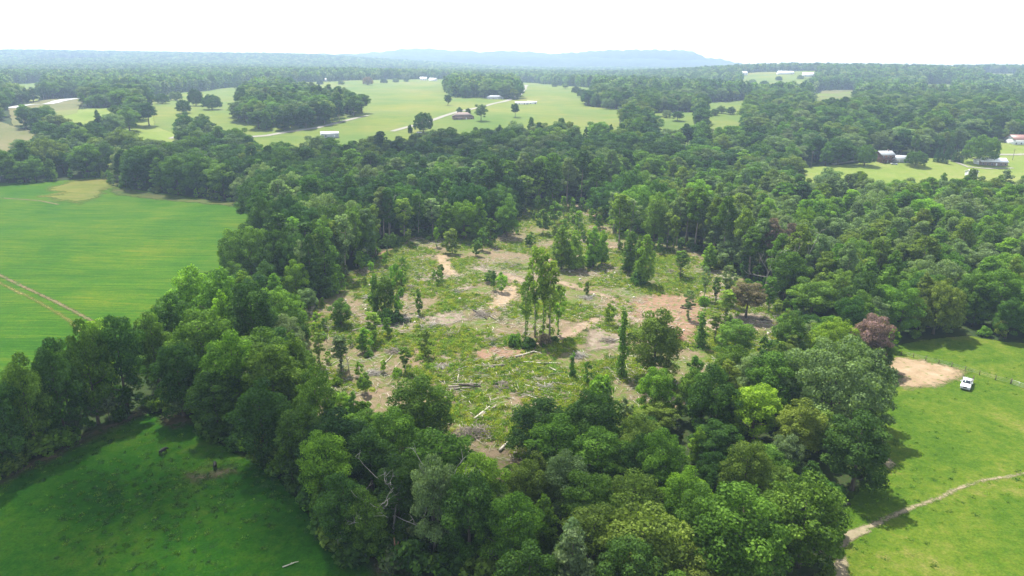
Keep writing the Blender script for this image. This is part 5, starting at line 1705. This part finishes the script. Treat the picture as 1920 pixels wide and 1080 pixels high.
house('farmhouse', 'white house right of the tall white farmhouse', 'house', 614, 153, 18, 10, 4, 4, -15, M['wall_white'], M['roof_white'], 3)
house('poultry_house', 'long white-roofed poultry house far off on the left', 'barn', 124, 153, 100, 16, 4, 3, 6, M['wall_grey'], M['roof_white'], 6, base=6)
house('poultry_house', 'second long poultry house just right of the first', 'barn', 168, 157, 80, 16, 4, 3, 6, M['wall_grey'], M['roof_white'], 6, base=6)
house('barn', 'white-roofed barn above the strip field on the right', 'barn', 1630, 172, 40, 14, 5, 4, 4, M['wall_white'], M['roof_white'], 4, base=7)
house('barn', 'small white barn right of the white-roofed barn', 'barn', 1684, 171, 26, 12, 5, 4, -6, M['wall_white'], M['roof_white'], 3, base=8)
house('farmhouse', 'white house at the left of the hill field', 'house', 1392, 143, 22, 12, 5, 4, 8, M['wall_white'], M['roof_white'], 3, base=3)
house('barn', 'white barn in the middle of the hill field', 'barn', 1472, 141, 40, 14, 4, 4, 4, M['wall_white'], M['roof_white'], 3, base=2)
house('barn', 'white barn right of the hill field', 'barn', 1518, 148, 34, 12, 4, 4, -8, M['wall_white'], M['roof_white'], 3, base=6)

def car(px, py, yaw, label):
    b = U(px, py)
    root = link('parked_car', None, None, None, (b[0], b[1], gz(*b) + .5), R(yaw))
    tag(root, label, 'car')
    MB().prism([(-2.2, .35), (-2.25, .8), (-1.2, .95), (2.2, 1.0), (2.25, .35)], -.9, .9).build('body', M['truck_white'], root, .05)
    MB().prism([(-1.2, .95), (-.5, 1.5), (1.2, 1.52), (1.9, 1.0)], -.78, .78).build('cabin', M['glass'], root, .05)
    for s in (-1, 1):
        for y in (-1.4, 1.4):
            MB().tube([(s * .8 - .1, y, .33), (s * .8 + .1, y, .33)], [.33, .33], 14).build('wheel', M['rubber'], root)
car(786, 251, 60, 'white car parked under the round lone tree by the gravel road')
car(1676, 310, 80, 'white car parked on the lawn before the grey garage')

def pole(px, base, top, label):
    b = U(px, base); H = H_from_px(b, top)
    root = link('utility_pole', None, None, None, (b[0], b[1], gz(*b)))
    tag(root, label, 'utility pole', 'utility poles')
    MB().tube([(0, 0, -.5), (0, 0, H)], [.17, .12], 7).build('mast', M['post'], root)
    MB().box(-1.2, 1.2, -.2, -.08, H - .9, H - .74).build('crossarm', M['post'], root)
pole(1898, 302, 279, 'utility pole by the road right of the farm house')
pole(1520, 318, 283, 'utility pole at the left end of the farm lawn')

# ------------------------------------------------------------------ clouds above, out of the frame, and the air
def cloud(cx_, cy_, rx, ry, alt, n, seed, rot=0.0):
    """a cumulus whose shade falls round (cx,cy) on the ground"""
    g = np.random.default_rng(seed)
    k = alt / sun_dir.z
    c = Vector((cx_, cy_, 0)) + sun_dir * k
    bm = bmesh.new()
    for i in range(n):
        a = g.uniform(0, 6.28); q = math.sqrt(g.uniform(0, 1))
        x, y = q * math.cos(a) * rx, q * math.sin(a) * ry
        x, y = x * math.cos(rot) - y * math.sin(rot), x * math.sin(rot) + y * math.cos(rot)
        r = g.uniform(.28, .5) * min(rx, ry) * (1.15 - .5 * q)
        mt = Matrix.Translation((x, y, g.normal(0, r * .15))) @ Matrix.Diagonal((r * g.uniform(1, 1.4), r, r * .55, 1))
        bmesh.ops.create_icosphere(bm, subdivisions=3, radius=1, matrix=mt)
    me = bpy.data.meshes.new('cloud'); bm.to_mesh(me); bm.free()
    me.polygons.foreach_set('use_smooth', np.ones(len(me.polygons), bool))
    o = link('cloud', me, M['cloud'], None, c)
    tag(o, kind='structure')
cloud(-46, 94, 105, 40, 900, 34, 1)
cloud(-6, 100, 38, 32, 900, 22, 5)  # extra unseen cloud, added to darken the trees at bottom centre
cloud(-75, 470, 190, 75, 900, 40, 2)

def haze():
    t = NT('haze_air')
    v = t.n('VolumePrincipled', {'Color': (.56, .72, 1.0), 'Density': HAZE_DENSITY, 'Anisotropy': .25})
    t.t.links.new(v.outputs[0], t.out.inputs['Volume'])
    o = MB().box(-6200, 6200, -6200, 6200, -40, 186).build('haze', t.m)
    tag(o, kind='stuff')
haze()
print('INDIVIDUALS', len(IND), {k: sum(t['kind'] == k for t in IND) for k in PROTO}, 'REST', len(REST), 'DUP', {k: len(v) for k, v in list(dup_sets().items())[:12]})
